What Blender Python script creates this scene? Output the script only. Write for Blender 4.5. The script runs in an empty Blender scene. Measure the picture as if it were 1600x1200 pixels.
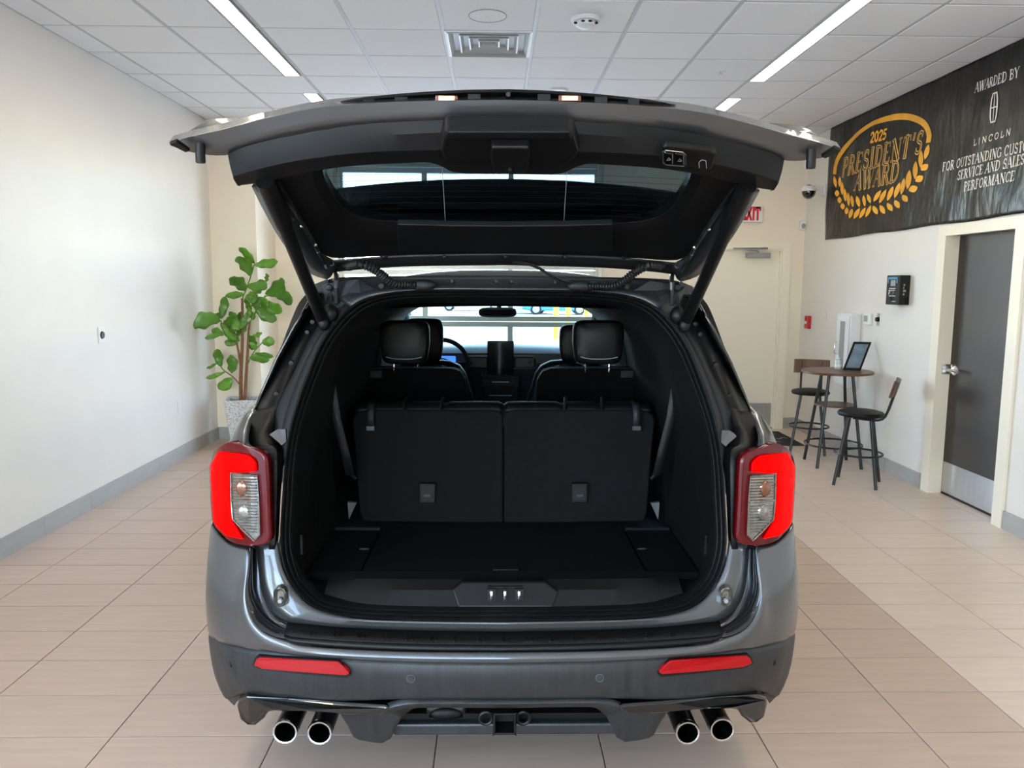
import bpy, bmesh, math, random
import numpy as np
from mathutils import Vector, Matrix
random.seed(7)
scene = bpy.context.scene
COL = scene.collection

# ------------------------------------------------------------------ camera
FPX, PITCH, YAW, ROLL, EYE = 1237.2, 0.125058, 0.020374, 0.0061962, 1.69156
_r = np.array([math.cos(YAW), -math.sin(YAW), 0.0])
_f = np.array([math.sin(YAW), math.cos(YAW), 0.0]) * math.cos(PITCH) + np.array([0, 0, -math.sin(PITCH)])
_u = np.cross(_r, _f)
_c, _s = math.cos(ROLL), math.sin(ROLL)
_r2, _u2 = _c * _r + _s * _u, _c * _u - _s * _r
cam_data = bpy.data.cameras.new('camera')
cam_data.sensor_width = 36.0
cam_data.lens = FPX / 1600 * 36
cam_data.clip_start = 0.05
cam_data.clip_end = 500
cam = bpy.data.objects.new('camera', cam_data)
COL.objects.link(cam)
M = Matrix.Identity(4)
for i in range(3):
    M[i][0], M[i][1], M[i][2] = _r2[i], _u2[i], -_f[i]
M[2][3] = EYE
cam.matrix_world = M
scene.camera = cam

# ------------------------------------------------------------------ world, sun, exposure
world = bpy.data.worlds.new('sky_world')
scene.world = world
world.use_nodes = True
wn = world.node_tree
wn.nodes.clear()
sky = wn.nodes.new('ShaderNodeTexSky')
sky.sky_type = 'NISHITA'
sky.sun_disc = False
sky.sun_elevation = math.radians(48)
sky.sun_rotation = math.radians(150)
sky.air_density = 1.0
sky.dust_density = 0.4
sky.ozone_density = 1.2
bgd = wn.nodes.new('ShaderNodeBackground')
bgd.inputs['Strength'].default_value = 0.66
out = wn.nodes.new('ShaderNodeOutputWorld')
wn.links.new(sky.outputs[0], bgd.inputs[0])
wn.links.new(bgd.outputs[0], out.inputs[0])

sun_data = bpy.data.lights.new('sun', 'SUN')
sun_data.energy = 3.3
sun_data.angle = math.radians(1)
sun_data.color = (1.0, 0.97, 0.93)
sun = bpy.data.objects.new('sun', sun_data)
COL.objects.link(sun)
sun.rotation_euler = Vector((-0.62, 0.06, -0.78)).to_track_quat('-Z', 'Y').to_euler()
sun.location = (20, 0, 30)

def portal(name, loc, rot, sx, sy):
    d = bpy.data.lights.new(name, 'AREA')
    d.shape = 'RECTANGLE'
    d.size, d.size_y = sx, sy
    d.cycles.is_portal = True
    o = bpy.data.objects.new(name, d)
    COL.objects.link(o)
    o.location, o.rotation_euler = loc, rot
portal('window_portal_front', (-0.33, 9.50, 1.6), (-math.pi / 2, 0, 0), 3.1, 3.1)
portal('added_window_portal_left', (-3.30, -1.15, 1.6), (0, -math.pi / 2, 0), 3.0, 4.7)
portal('added_window_portal_rear', (-1.2, -4.3, 1.6), (math.pi / 2, 0, 0), 3.2, 3.0)

vs = scene.view_settings
vs.view_transform = 'Standard'
vs.look = 'None'
vs.exposure = 2.06
vs.gamma = 1.0
vs.use_curve_mapping = False

# ------------------------------------------------------------------ pixel helpers (1600x1200 frame)
_O = np.array([0, 0, EYE])
def ray(px, py):
    a, b = px - 800, py - 600
    u = a * _c + b * _s
    v = -a * _s + b * _c
    return _r * u / FPX - _u * v / FPX + _f
def onY(px, py, Y): d = ray(px, py); return _O + d * (Y / d[1])
def onX(px, py, X): d = ray(px, py); return _O + d * (X / d[0])
def onZ(px, py, Z): d = ray(px, py); return _O + d * ((Z - EYE) / d[2])

# ------------------------------------------------------------------ materials
def lin(c):
    return tuple(((x / 255) / 12.92 if x / 255 <= 0.04045 else ((x / 255 + 0.055) / 1.055) ** 2.4) for x in c)
MATS = {}
def mat(name, rgb, rough=0.5, metal=0.0, spec=0.5, coat=0.0, coat_rough=0.05, emit=None, estr=0.0,
        noise=0.0, nscale=20.0, stretch=(1, 1, 1), bump=0.0, bscale=80.0, bstretch=(1, 1, 1), rand=0.0, alpha=None, detail=4.0):
    m = bpy.data.materials.new(name)
    m.use_nodes = True
    nt = m.node_tree
    b = nt.nodes['Principled BSDF']
    base = (*lin(rgb), 1)
    b.inputs['Base Color'].default_value = base
    b.inputs['Roughness'].default_value = rough
    b.inputs['Metallic'].default_value = metal
    b.inputs['Specular IOR Level'].default_value = spec
    b.inputs['Coat Weight'].default_value = coat
    b.inputs['Coat Roughness'].default_value = coat_rough
    if emit:
        b.inputs['Emission Color'].default_value = (*lin(emit), 1)
        b.inputs['Emission Strength'].default_value = estr
    def mapped(st, sc):
        tc = nt.nodes.new('ShaderNodeTexCoord')
        mp = nt.nodes.new('ShaderNodeMapping')
        mp.inputs['Scale'].default_value = st
        n = nt.nodes.new('ShaderNodeTexNoise')
        n.inputs['Scale'].default_value = sc
        n.inputs['Detail'].default_value = detail
        nt.links.new(tc.outputs['Object'], mp.inputs[0])
        nt.links.new(mp.outputs[0], n.inputs['Vector'])
        return n, mp
    if noise or rand:
        hsv = nt.nodes.new('ShaderNodeHueSaturation')
        hsv.inputs['Color'].default_value = base
        val = None
        oi = None
        if rand:
            oi = nt.nodes.new('ShaderNodeObjectInfo')
            mr = nt.nodes.new('ShaderNodeMapRange')
            mr.inputs['To Min'].default_value = 1 - rand
            mr.inputs['To Max'].default_value = 1 + rand
            nt.links.new(oi.outputs['Random'], mr.inputs['Value'])
            val = mr.outputs[0]
        if noise:
            n, mp = mapped(stretch, nscale)
            if oi:
                mu = nt.nodes.new('ShaderNodeMath'); mu.operation = 'MULTIPLY'
                mu.inputs[1].default_value = 50
                nt.links.new(oi.outputs['Random'], mu.inputs[0])
                cx = nt.nodes.new('ShaderNodeCombineXYZ')
                nt.links.new(mu.outputs[0], cx.inputs[0]); nt.links.new(mu.outputs[0], cx.inputs[1])
                nt.links.new(cx.outputs[0], mp.inputs['Location'])
            mr2 = nt.nodes.new('ShaderNodeMapRange')
            mr2.inputs['From Min'].default_value = 0.3
            mr2.inputs['From Max'].default_value = 0.7
            mr2.inputs['To Min'].default_value = 1 - noise
            mr2.inputs['To Max'].default_value = 1 + noise
            nt.links.new(n.outputs[0], mr2.inputs['Value'])
            if val:
                mu2 = nt.nodes.new('ShaderNodeMath'); mu2.operation = 'MULTIPLY'
                nt.links.new(val, mu2.inputs[0]); nt.links.new(mr2.outputs[0], mu2.inputs[1])
                val = mu2.outputs[0]
            else:
                val = mr2.outputs[0]
        nt.links.new(val, hsv.inputs['Value'])
        nt.links.new(hsv.outputs[0], b.inputs['Base Color'])
    if bump:
        n, mp = mapped(bstretch, bscale)
        bp = nt.nodes.new('ShaderNodeBump')
        bp.inputs['Strength'].default_value = bump
        bp.inputs['Distance'].default_value = 0.01
        nt.links.new(n.outputs[0], bp.inputs['Height'])
        nt.links.new(bp.outputs[0], b.inputs['Normal'])
    MATS[name] = m
    return m

def glass_mat(name, tint, gloss=0.04, rough=0.0):
    m = bpy.data.materials.new(name)
    m.use_nodes = True
    nt = m.node_tree
    nt.nodes.clear()
    o = nt.nodes.new('ShaderNodeOutputMaterial')
    t = nt.nodes.new('ShaderNodeBsdfTransparent')
    t.inputs[0].default_value = (*tint, 1)
    g = nt.nodes.new('ShaderNodeBsdfGlossy')
    g.inputs['Roughness'].default_value = rough
    g.inputs['Color'].default_value = (1, 1, 1, 1)
    lw = nt.nodes.new('ShaderNodeLayerWeight')
    lw.inputs['Blend'].default_value = 0.5
    pw = nt.nodes.new('ShaderNodeMath'); pw.operation = 'POWER'
    pw.inputs[1].default_value = 5.0
    nt.links.new(lw.outputs['Facing'], pw.inputs[0])
    fr_ = nt.nodes.new('ShaderNodeMapRange')
    fr_.inputs['To Min'].default_value = gloss
    nt.links.new(pw.outputs[0], fr_.inputs['Value'])
    mx = nt.nodes.new('ShaderNodeMixShader')
    nt.links.new(fr_.outputs[0], mx.inputs[0])
    nt.links.new(t.outputs[0], mx.inputs[1])
    nt.links.new(g.outputs[0], mx.inputs[2])
    nt.links.new(mx.outputs[0], o.inputs[0])
    MATS[name] = m
    return m

mat('wall_paint', (229, 225, 219), 0.42, spec=0.45, noise=0.015, nscale=3, bump=0.08, bscale=120)
mat('wall_cream', (238, 228, 210), 0.5, noise=0.015, nscale=3, bump=0.05, bscale=120)
mat('ceiling_tile', (238, 239, 240), 0.9, spec=0.2, noise=0.03, nscale=220, bump=0.15, bscale=300, rand=0.015)
mat('ceiling_grid', (190, 192, 194), 0.5)
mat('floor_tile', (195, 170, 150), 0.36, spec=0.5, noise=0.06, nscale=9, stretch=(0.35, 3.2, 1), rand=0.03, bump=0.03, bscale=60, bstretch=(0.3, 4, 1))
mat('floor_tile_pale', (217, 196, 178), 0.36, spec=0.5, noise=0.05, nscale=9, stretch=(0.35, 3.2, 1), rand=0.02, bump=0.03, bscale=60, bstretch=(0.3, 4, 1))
mat('grout', (104, 92, 80), 0.9)
mat('base_tile', (166, 163, 160), 0.4, noise=0.05, nscale=7, stretch=(3, 0.6, 3), rand=0.03)
mat('door_frame', (240, 232, 215), 0.35)
mat('door_cream', (240, 233, 216), 0.45)
mat('dark_wood', (40, 29, 25), 0.42, noise=0.12, nscale=9, stretch=(6, 6, 0.4), spec=0.5)
mat('brown_wood', (98, 68, 52), 0.35, noise=0.25, nscale=12, stretch=(0.6, 5, 5))
mat('steel', (190, 190, 192), 0.28, metal=1.0, noise=0.05, nscale=8, stretch=(8, 8, 0.5))
mat('chrome', (225, 225, 225), 0.08, metal=1.0)
mat('aluminium', (186, 190, 188), 0.35, metal=0.3)
mat('white_plastic', (228, 230, 232), 0.4)
mat('grey_plastic', (150, 152, 152), 0.45)
mat('black_plastic', (8, 8, 9), 0.45, spec=0.3)
mat('trim_plastic', (12, 12, 13), 0.5, spec=0.25, bump=0.08, bscale=600)
mat('interior_black', (5, 5, 6), 0.6, spec=0.25)
mat('headliner', (44, 46, 48), 0.8)
mat('carpet', (9, 10, 11), 0.95, spec=0.1, noise=0.25, nscale=160, bump=0.5, bscale=900)
mat('seat_carpet', (22, 23, 24), 0.95, spec=0.1, noise=0.12, nscale=60, bump=0.4, bscale=900)
mat('leather', (7, 8, 9), 0.5, spec=0.3, bump=0.05, bscale=500)
mat('stitch', (150, 155, 158), 0.6)
mat('rubber', (11, 12, 13), 0.5, spec=0.35)
mat('gloss_black', (8, 8, 9), 0.1, coat=0.8)
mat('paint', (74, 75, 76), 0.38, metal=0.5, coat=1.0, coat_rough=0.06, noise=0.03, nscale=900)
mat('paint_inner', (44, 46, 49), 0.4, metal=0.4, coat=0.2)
mat('bumper_grey', (40, 41, 42), 0.45, metal=0.1, spec=0.4, noise=0.28, nscale=10, stretch=(5, 5, 0.2), coat=0.15, coat_rough=0.2)
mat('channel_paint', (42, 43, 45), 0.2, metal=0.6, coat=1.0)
mat('lamp_red', (140, 0, 0), 0.5, spec=0.03, emit=(255, 0, 0), estr=0.34)
mat('lens_dark_red', (84, 4, 8), 0.12, spec=0.4)
mat('reflector_red', (140, 4, 10), 0.3, spec=0.25, emit=(255, 5, 12), estr=0.03, bump=0.3, bscale=700)  # faint glow added to brighten the red; the reflector is no lamp
mat('lens_clear', (128, 124, 116), 0.2, metal=0.7, coat=0.5, noise=0.3, nscale=60)
mat('lens_amber', (120, 74, 50), 0.15, metal=0.5, coat=1)
mat('lamp_warm', (255, 220, 160), 0.3, emit=(255, 205, 130), estr=0.45)
mat('strip_light', (255, 250, 235), 0.5, emit=(255, 241, 214), estr=4.4)
mat('dark_cavity', (6, 6, 7), 0.7)
mat('pillar_black', (6, 6, 7), 0.35, spec=0.2)
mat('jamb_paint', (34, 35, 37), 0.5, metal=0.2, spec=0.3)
mat('mount_grey', (88, 88, 90), 0.5)
mat('dim_grey', (52, 54, 57), 0.5)
mat('tyre', (22, 22, 23), 0.8)
mat('banner_vinyl', (14, 13, 12), 0.28, spec=0.36, bump=0.9, bscale=9, bstretch=(1, 1.6, 0.6), detail=4)
mat('gold', (244, 176, 46), 0.4, spec=0.4, noise=0.18, nscale=4)
mat('gold_dull', (236, 186, 96), 0.4)
mat('print_white', (232, 228, 222), 0.45)
mat('sign_red', (214, 28, 44), 0.4)
mat('alarm_red', (190, 26, 34), 0.35)
mat('stool_steel', (48, 50, 54), 0.35, metal=0.5)
mat('frame_picture', (120, 140, 160), 0.08, noise=0.35, nscale=9, coat=0.5)
mat('leaf', (86, 136, 38), 0.34, rand=0.25, noise=0.12, nscale=25)
mat('bark', (128, 88, 62), 0.8, noise=0.3, nscale=60, bump=0.5, bscale=90)
mat('pot_stone', (196, 198, 202), 0.75, noise=0.45, nscale=70, bump=0.4, bscale=200)
mat('soil', (70, 54, 42), 0.95)
mat('mat_black', (24, 24, 26), 0.9)
mat('screen', (10, 11, 20), 0.08, coat=1)
mat('screen_blue', (60, 110, 230), 0.2, emit=(50, 100, 255), estr=0.6)
mat('dash', (40, 44, 48), 0.35)
mat('concrete', (188, 184, 176), 0.9, noise=0.06, nscale=0.6)
mat('car_pale', (206, 218, 224), 0.25, metal=0.3, coat=1)
mat('car_blue', (10, 120, 190), 0.25, metal=0.2, coat=1)
mat('yellow_paint', (240, 190, 40), 0.5)
mat('lit_teal_trim', (96, 120, 126), 0.5)  # light on the cabin trim put into the colour as paler teal
mat('belt', (18, 20, 24), 0.6, bump=0.2, bscale=400)
mat('sticker_blue', (70, 150, 190), 0.4)
mat('liquid', (190, 205, 215), 0.1, coat=1)
mat('exhaust_dark', (22, 22, 23), 0.3, metal=0.8)
glass_mat('glass_clear', (0.975, 0.975, 0.97))
glass_mat('glass_shield', (0.50, 0.63, 0.63))
glass_mat('glass_gate', (0.12, 0.18, 0.22))

# ------------------------------------------------------------------ mesh builder
class MB:
    def __init__(s): s.v, s.f = [], []
    def add(s, vs, fs):
        b = len(s.v)
        s.v += [tuple(float(t) for t in p) for p in vs]
        s.f += [tuple(i + b for i in f) for f in fs]
        return s
    def box(s, lo, hi):
        (x0, y0, z0), (x1, y1, z1) = lo, hi
        return s.add([(x0, y0, z0), (x1, y0, z0), (x1, y1, z0), (x0, y1, z0), (x0, y0, z1), (x1, y0, z1), (x1, y1, z1), (x0, y1, z1)],
                     [(0, 3, 2, 1), (4, 5, 6, 7), (0, 1, 5, 4), (1, 2, 6, 5), (2, 3, 7, 6), (3, 0, 4, 7)])
    def grid(s, rows, close=False):
        n = len(rows[0])
        vs = [p for r in rows for p in r]
        fs = []
        for j in range(len(rows) - 1):
            for i in range(n if close else n - 1):
                k = (i + 1) % n
                fs.append((j * n + i, j * n + k, (j + 1) * n + k, (j + 1) * n + i))
        return s.add(vs, fs)
    def prism(s, poly, ext):
        n = len(poly)
        e = np.array(ext, float)
        vs = [np.array(p, float) for p in poly] + [np.array(p, float) + e for p in poly]
        fs = [tuple(range(n)), tuple(range(2 * n - 1, n - 1, -1))]
        fs += [(i, (i + 1) % n, n + (i + 1) % n, n + i) for i in range(n)]
        return s.add(vs, fs)
    def tube(s, path, r, n=8, cap=True, closed=False):
        P = [np.array(p, float) for p in path]
        m = len(P)
        R = r if isinstance(r, (list, tuple)) else [r] * m
        T = []
        for i in range(m):
            a = P[(i - 1) % m] if (closed or i > 0) else P[0]
            b = P[(i + 1) % m] if (closed or i < m - 1) else P[-1]
            t = b - a
            T.append(t / (np.linalg.norm(t) + 1e-12))
        ref = np.array([0, 0, 1.0]) if abs(T[0][2]) < 0.9 else np.array([1.0, 0, 0])
        N = np.cross(T[0], ref); N /= np.linalg.norm(N)
        rows = []
        for i in range(m):
            N = N - T[i] * np.dot(N, T[i]); N /= (np.linalg.norm(N) + 1e-12)
            B = np.cross(T[i], N)
            rows.append([P[i] + R[i] * (math.cos(2 * math.pi * k / n) * N + math.sin(2 * math.pi * k / n) * B) for k in range(n)])
        if closed: rows.append(rows[0])
        b0 = len(s.v)
        s.grid(rows, close=True)
        if cap and not closed:
            s.f.append(tuple(b0 + k for k in range(n))[::-1])
            s.f.append(tuple(b0 + (m - 1) * n + k for k in range(n)))
        return s
    def lathe(s, prof, c, n=20, axis='z'):
        rows = []
        for (r, h) in prof:
            row = []
            for k in range(n):
                a = 2 * math.pi * k / n
                x, y = r * math.cos(a), r * math.sin(a)
                if axis == 'z': q = (c[0] + x, c[1] + y, c[2] + h)
                elif axis == 'y': q = (c[0] + x, c[1] + h, c[2] + y)
                else: q = (c[0] + h, c[1] + x, c[2] + y)
                row.append(q)
            rows.append(row)
        return s.grid(rows, close=True)
    def ell(s, c, r, nu=16, nv=10):
        rows = []
        for j in range(nv + 1):
            t = math.pi * j / nv
            rows.append([(c[0] + r[0] * math.sin(t) * math.cos(2 * math.pi * k / nu), c[1] + r[1] * math.sin(t) * math.sin(2 * math.pi * k / nu), c[2] + r[2] * math.cos(t)) for k in range(nu)])
        return s.grid(rows, close=True)

ORG = {}
def props(o, label=None, cat=None, group=None, kind=None):
    if label: o['label'] = label
    if cat: o['category'] = cat
    if group: o['group'] = group
    if kind: o['kind'] = kind
    return o
def empty(name, loc, label=None, cat=None, group=None, kind=None):
    o = bpy.data.objects.new(name, None)
    COL.objects.link(o)
    o.location = loc
    o.empty_display_size = 0.1
    ORG[o.name] = np.array(loc, float)
    return props(o, label, cat, group, kind)
def obj(name, mb, m, parent=None, angle=35, solid=0.0, soff=0.0, bevel=0.0, bseg=2, label=None, cat=None, group=None, kind=None, loc=None, fix=True, subd=0):
    if parent is not None: org = ORG[parent.name]
    elif loc is not None: org = np.array(loc, float)
    else: org = np.zeros(3)
    me = bpy.data.meshes.new(name)
    me.from_pydata([tuple(np.array(p) - org) for p in mb.v], [], mb.f)
    me.validate()
    if fix:
        bm = bmesh.new(); bm.from_mesh(me)
        bmesh.ops.remove_doubles(bm, verts=bm.verts, dist=1e-5)
        bmesh.ops.recalc_face_normals(bm, faces=bm.faces)
        bm.to_mesh(me); bm.free()
    me.materials.append(MATS[m] if isinstance(m, str) else m)
    if angle:
        for p in me.polygons: p.use_smooth = True
        me.set_sharp_from_angle(angle=math.radians(angle))
    o = bpy.data.objects.new(name, me)
    COL.objects.link(o)
    if parent is not None: o.parent = parent
    else: o.location = org
    ORG[o.name] = org
    if solid:
        md = o.modifiers.new('solid', 'SOLIDIFY'); md.thickness = solid; md.offset = soff
    if bevel:
        md = o.modifiers.new('bevel', 'BEVEL'); md.width = bevel; md.segments = bseg; md.limit_method = 'ANGLE'; md.angle_limit = math.radians(40)
    if subd:
        md = o.modifiers.new('sub', 'SUBSURF'); md.levels = subd; md.render_levels = subd
    return props(o, label, cat, group, kind)
def inst(src, name, loc, parent=None, m=None):
    o = bpy.data.objects.new(name, src.data)
    COL.objects.link(o)
    o.location = loc
    if parent is not None: o.parent = parent
    ORG[o.name] = np.array(loc, float)
    return o

def catmull(P, n):
    P = [np.array(p, float) for p in P]
    if len(P) == 2: P = [P[0], (P[0] + P[1]) / 2, P[1]]
    d = [0]
    for a, b in zip(P[:-1], P[1:]): d.append(d[-1] + max(1e-6, np.linalg.norm(b - a)))
    res = []
    for t in np.linspace(0, d[-1], n):
        i = min(len(P) - 2, max(0, int(np.searchsorted(d, t, 'right')) - 1))
        h = d[i + 1] - d[i]
        u = (t - d[i]) / h
        m0 = (P[i + 1] - P[i - 1]) / (d[i + 1] - d[i - 1]) * h if i > 0 else (P[i + 1] - P[i])
        m1 = (P[i + 2] - P[i]) / (d[i + 2] - d[i]) * h if i + 2 < len(P) else (P[i + 1] - P[i])
        res.append((2 * u**3 - 3 * u**2 + 1) * P[i] + (u**3 - 2 * u**2 + u) * m0 + (-2 * u**3 + 3 * u**2) * P[i + 1] + (u**3 - u**2) * m1)
    return res
def lerp_rows(a, b, k): return [p * (1 - k) + q * k for p, q in zip(a, b)]

# ================================================================== ROOM
XL, XR, YB, YP, ZC, YR = -3.03, 3.59, 9.30, 8.58, 3.379, -4.0
XSTEP = -2.547
WX0, WX1 = -1.80, 1.16   # overhead glass door opening

GL0, GL1 = -3.5, 1.2   # unseen glazing added in the left wall to brighten the room
w = MB()
w.box((XL - 0.15, GL1, -0.02), (XL, YB + 0.25, ZC + 0.25)); w.box((XL - 0.15, YR - 0.15, -0.02), (XL, GL0, ZC + 0.25))
w.box((XL - 0.15, GL0, 3.05), (XL, GL1, ZC + 0.25)); w.box((XL - 0.15, GL0, -0.02), (XL, GL1, 0.12))
obj('wall_left', w, 'wall_paint', kind='structure', angle=0,
    label='long off-white wall on the left side of the showroom')
DY0, DY1, DZ = 5.44, 6.36, 2.13
w = MB()
w.box((XR, YR - 0.15, -0.02), (XR + 0.2, DY0, ZC + 0.25)); w.box((XR, DY1, -0.02), (XR + 0.2, YB + 0.25, ZC + 0.25)); w.box((XR, DY0, DZ), (XR + 0.2, DY1, ZC + 0.25)); w.box((XR + 0.16, DY0, -0.02), (XR + 0.2, DY1, DZ))  # last box: unseen closure added behind the door to block light leaks
obj('wall_right', w, 'wall_paint', kind='structure', angle=0, label='cream wall on the right with the dark door and banner')
EX0, EX1, EZ = 2.38, 3.33, 2.115
w = MB()
w.box((XL, YP, 0), (XSTEP, YB + 0.25, ZC + 0.25))
w.box((XSTEP, YB, 0), (WX0, YB + 0.25, ZC + 0.25))
w.box((WX0, YB, 3.06), (WX1, YB + 0.25, ZC + 0.25))
w.box((WX1, YB, 0), (EX0, YB + 0.25, ZC + 0.25)); w.box((EX0, YB, EZ), (EX1, YB + 0.25, ZC + 0.25)); w.box((EX0, YB + 0.14, 0), (EX1, YB + 0.25, EZ)); w.box((EX1, YB, 0), (XR, YB + 0.25, ZC + 0.25))  # box behind the exit door is added, unseen, to stop light leaks
obj('wall_back', w, 'wall_cream', kind='structure', angle=0, label='cream far wall with exit door and glass overhead door')
w = MB()
w.box((XL, YR - 0.2, 0), (-2.75, YR, ZC + 0.25)); w.box((0.35, YR - 0.2, 0), (XR, YR, ZC + 0.25)); w.box((-2.75, YR - 0.2, 3.05), (0.35, YR, ZC + 0.25)); w.box((-2.75, YR - 0.2, 0), (0.35, YR, 0.12))
obj('wall_front', w, 'wall_cream', kind='structure', angle=0, label='wall behind the viewer with added unseen window openings')
wf = MB()
for x in np.linspace(-2.75, 0.35, 4): wf.box((x - 0.03, YR - 0.12, 0.12), (x + 0.03, YR - 0.04, 3.05))
wf.box((-2.75, YR - 0.11, 2.2), (0.35, YR - 0.05, 2.27))
wl = MB()
for y in np.linspace(GL0, GL1, 6): wl.box((XL - 0.11, y - 0.03, 0.12), (XL - 0.03, y + 0.03, 3.05))
w3 = obj('added_window_3', wl, 'aluminium', kind='structure', angle=0, label='added unseen window in the left wall behind the viewer')  # added out of view to let more daylight in
obj('pane', MB().box((XL - 0.075, GL0, 0.12), (XL - 0.069, GL1, 3.05)), 'glass_clear', w3, angle=0)
w2 = obj('added_window_2', wf, 'aluminium', kind='structure', angle=0, label='tall added unseen window behind the viewer')  # unseen window, added and sized for the daylight it gives
obj('pane', MB().box((-2.75, YR - 0.085, 0.12), (0.35, YR - 0.079, 3.05)), 'glass_clear', w2, angle=0)

# ---- floor with separate tiles
fl = obj('floor', MB().box((XL - 0.14, YR - 0.19, -0.15), (XR + 0.19, YB + 0.24, -0.006)), 'grout', kind='structure', angle=0, label='tiled showroom floor of long beige tiles')
xs = [XL, -2.6549, -2.0453, -1.4357, -0.8261, -0.2165, 0.3931, 1.0027, 1.6123, 2.045, 2.498, 3.112, XR]
ROW0 = 2.8103 - 0.3048
tile_src = {}
def tile_mesh(wd, ln, m):
    k = (round(wd, 3), round(ln, 3), m)
    if k not in tile_src:
        g, b = 0.0022, 0.003
        hw, hl = wd / 2 - g, ln / 2 - g
        mb = MB().add([(-hw, -hl, -0.006), (hw, -hl, -0.006), (hw, hl, -0.006), (-hw, hl, -0.006),
                       (-hw, -hl, -0.001), (hw, -hl, -0.001), (hw, hl, -0.001), (-hw, hl, -0.001),
                       (-hw + b, -hl + b, 0), (hw - b, -hl + b, 0), (hw - b, hl - b, 0), (-hw + b, hl - b, 0)],
                      [(0, 1, 5, 4), (1, 2, 6, 5), (2, 3, 7, 6), (3, 0, 4, 7), (4, 5, 9, 8), (5, 6, 10, 9), (6, 7, 11, 10), (7, 4, 8, 11), (8, 9, 10, 11)])
        me = bpy.data.meshes.new('floor_tile')
        me.from_pydata(mb.v, [], mb.f)
        me.materials.append(MATS[m])
        tile_src[k] = me
    return tile_src[k]
for j in range(23):
    y0 = ROW0 + j * 0.3048
    y1 = min(y0 + 0.3048, YB)
    for i in range(12):
        if y1 - y0 < 0.03: continue
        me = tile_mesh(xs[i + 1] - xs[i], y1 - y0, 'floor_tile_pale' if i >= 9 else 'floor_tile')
        o = bpy.data.objects.new('floor_tile', me)
        COL.objects.link(o); o.parent = fl
        o.location = ((xs[i] + xs[i + 1]) / 2, (y0 + y1) / 2, 0)
rest = MB()
j = 1
while ROW0 - j * 0.3048 > YR - 0.3:
    y0 = ROW0 - j * 0.3048
    for i in range(12):
        rest.box((xs[i] + 0.0016, y0 + 0.0016, -0.006), (xs[i + 1] - 0.0016, y0 + 0.3032, 0))
    j += 1
obj('floor_tiles_behind_viewer', rest, 'floor_tile', fl, angle=0, kind='stuff', fix=False)

# ---- ceiling: grid, tiles, lights
ce = obj('ceiling', MB().box((XL - 0.1, YR - 0.2, ZC + 0.02), (XR + 0.1, YB + 0.25, ZC + 0.12)), 'ceiling_grid', kind='structure', angle=0, label='suspended ceiling of pale square acoustic tiles')
S = 0.6096
gx = [XL] + [1.4664 + k * S for k in range(-7, 4)] + [XR]
gy0 = 5.5536
grid = MB()
for x in gx[1:-1]: grid.box((x - 0.012, YR, ZC - 0.003), (x + 0.012, YB, ZC + 0.02))
k = -16
gys = []
while gy0 + k * S < YB:
    if gy0 + k * S > YR: gys.append(gy0 + k * S)
    k += 1
for y in gys: grid.box((XL, y - 0.012, ZC - 0.002), (XR, y + 0.012, ZC + 0.02))
grid.box((XL, YR, ZC - 0.004), (XL + 0.02, YB, ZC + 0.02)); grid.box((XR - 0.02, YR, ZC - 0.004), (XR, YB, ZC + 0.02))
obj('grid_bar', grid, 'ceiling_grid', ce, angle=0, kind='stuff', fix=False)
STRIPS = [(-1.7335, -1.6115), (2.0885, 2.2105)]
LIGHTS = [(gy0 - 2 * S, gy0 + 2 * S), (gy0 + 3 * S, gy0 + 5 * S), (gy0 - 7 * S, gy0 - 3 * S), (gy0 - 12 * S, gy0 - 8 * S)]  # last two spans are unseen strips added for more light
def strip_at(x0, x1, y0, y1):
    for sx in STRIPS:
        if x0 < sx[0] < x1:
            for ly in LIGHTS:
                if y0 < (ly[0] + ly[1]) / 2 < y1 or (ly[0] - 1e-3 <= y0 and y1 <= ly[1] + 1e-3): return sx
    return None
ctile = {}
def ceil_tile(x0, x1, y0, y1):
    k = (round(x1 - x0, 3), round(y1 - y0, 3))
    if k not in ctile:
        hw, hl = (x1 - x0) / 2 - 0.011, (y1 - y0) / 2 - 0.011
        mb = MB().add([(-hw, -hl, 0.02), (hw, -hl, 0.02), (hw, hl, 0.02), (-hw, hl, 0.02), (-hw, -hl, 0.001), (hw, -hl, 0.001), (hw, hl, 0.001), (-hw, hl, 0.001),
                       (-hw + 0.006, -hl + 0.006, -0.006), (hw - 0.006, -hl + 0.006, -0.006), (hw - 0.006, hl - 0.006, -0.006), (-hw + 0.006, hl - 0.006, -0.006)],
                      [(4, 5, 1, 0), (5, 6, 2, 1), (6, 7, 3, 2), (7, 4, 0, 3), (8, 9, 5, 4), (9, 10, 6, 5), (10, 11, 7, 6), (11, 8, 4, 7), (11, 10, 9, 8)])
        me = bpy.data.meshes.new('ceiling_tile'); me.from_pydata(mb.v, [], mb.f); me.materials.append(MATS['ceiling_tile'])
        ctile[k] = me
    o = bpy.data.objects.new('ceiling_tile', ctile[k]); COL.objects.link(o); o.parent = ce
    o.location = ((x0 + x1) / 2, (y0 + y1) / 2, ZC)
yedges = [gy0 - 2 * S + i * S for i in range(9)]
yedges = [y for y in yedges if y < YB - 0.05] + [YB]
for y0, y1 in zip(yedges[:-1], yedges[1:]):
    for x0, x1 in zip(gx[:-1], gx[1:]):
        if x0 < -0.058 < x1 and y0 < 5.858 < y1: continue
        sp = strip_at(x0, x1, y0, y1)
        if sp:
            if sp[0] - x0 > 0.08: ceil_tile(x0, sp[0] - 0.004, y0, y1)
            if x1 - sp[1] > 0.08: ceil_tile(sp[1] + 0.004, x1, y0, y1)
        else: ceil_tile(x0, x1, y0, y1)
cr = MB()
ys2 = [YR] + [y for y in gys if y < yedges[0] - 0.01] + [yedges[0]]
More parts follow.
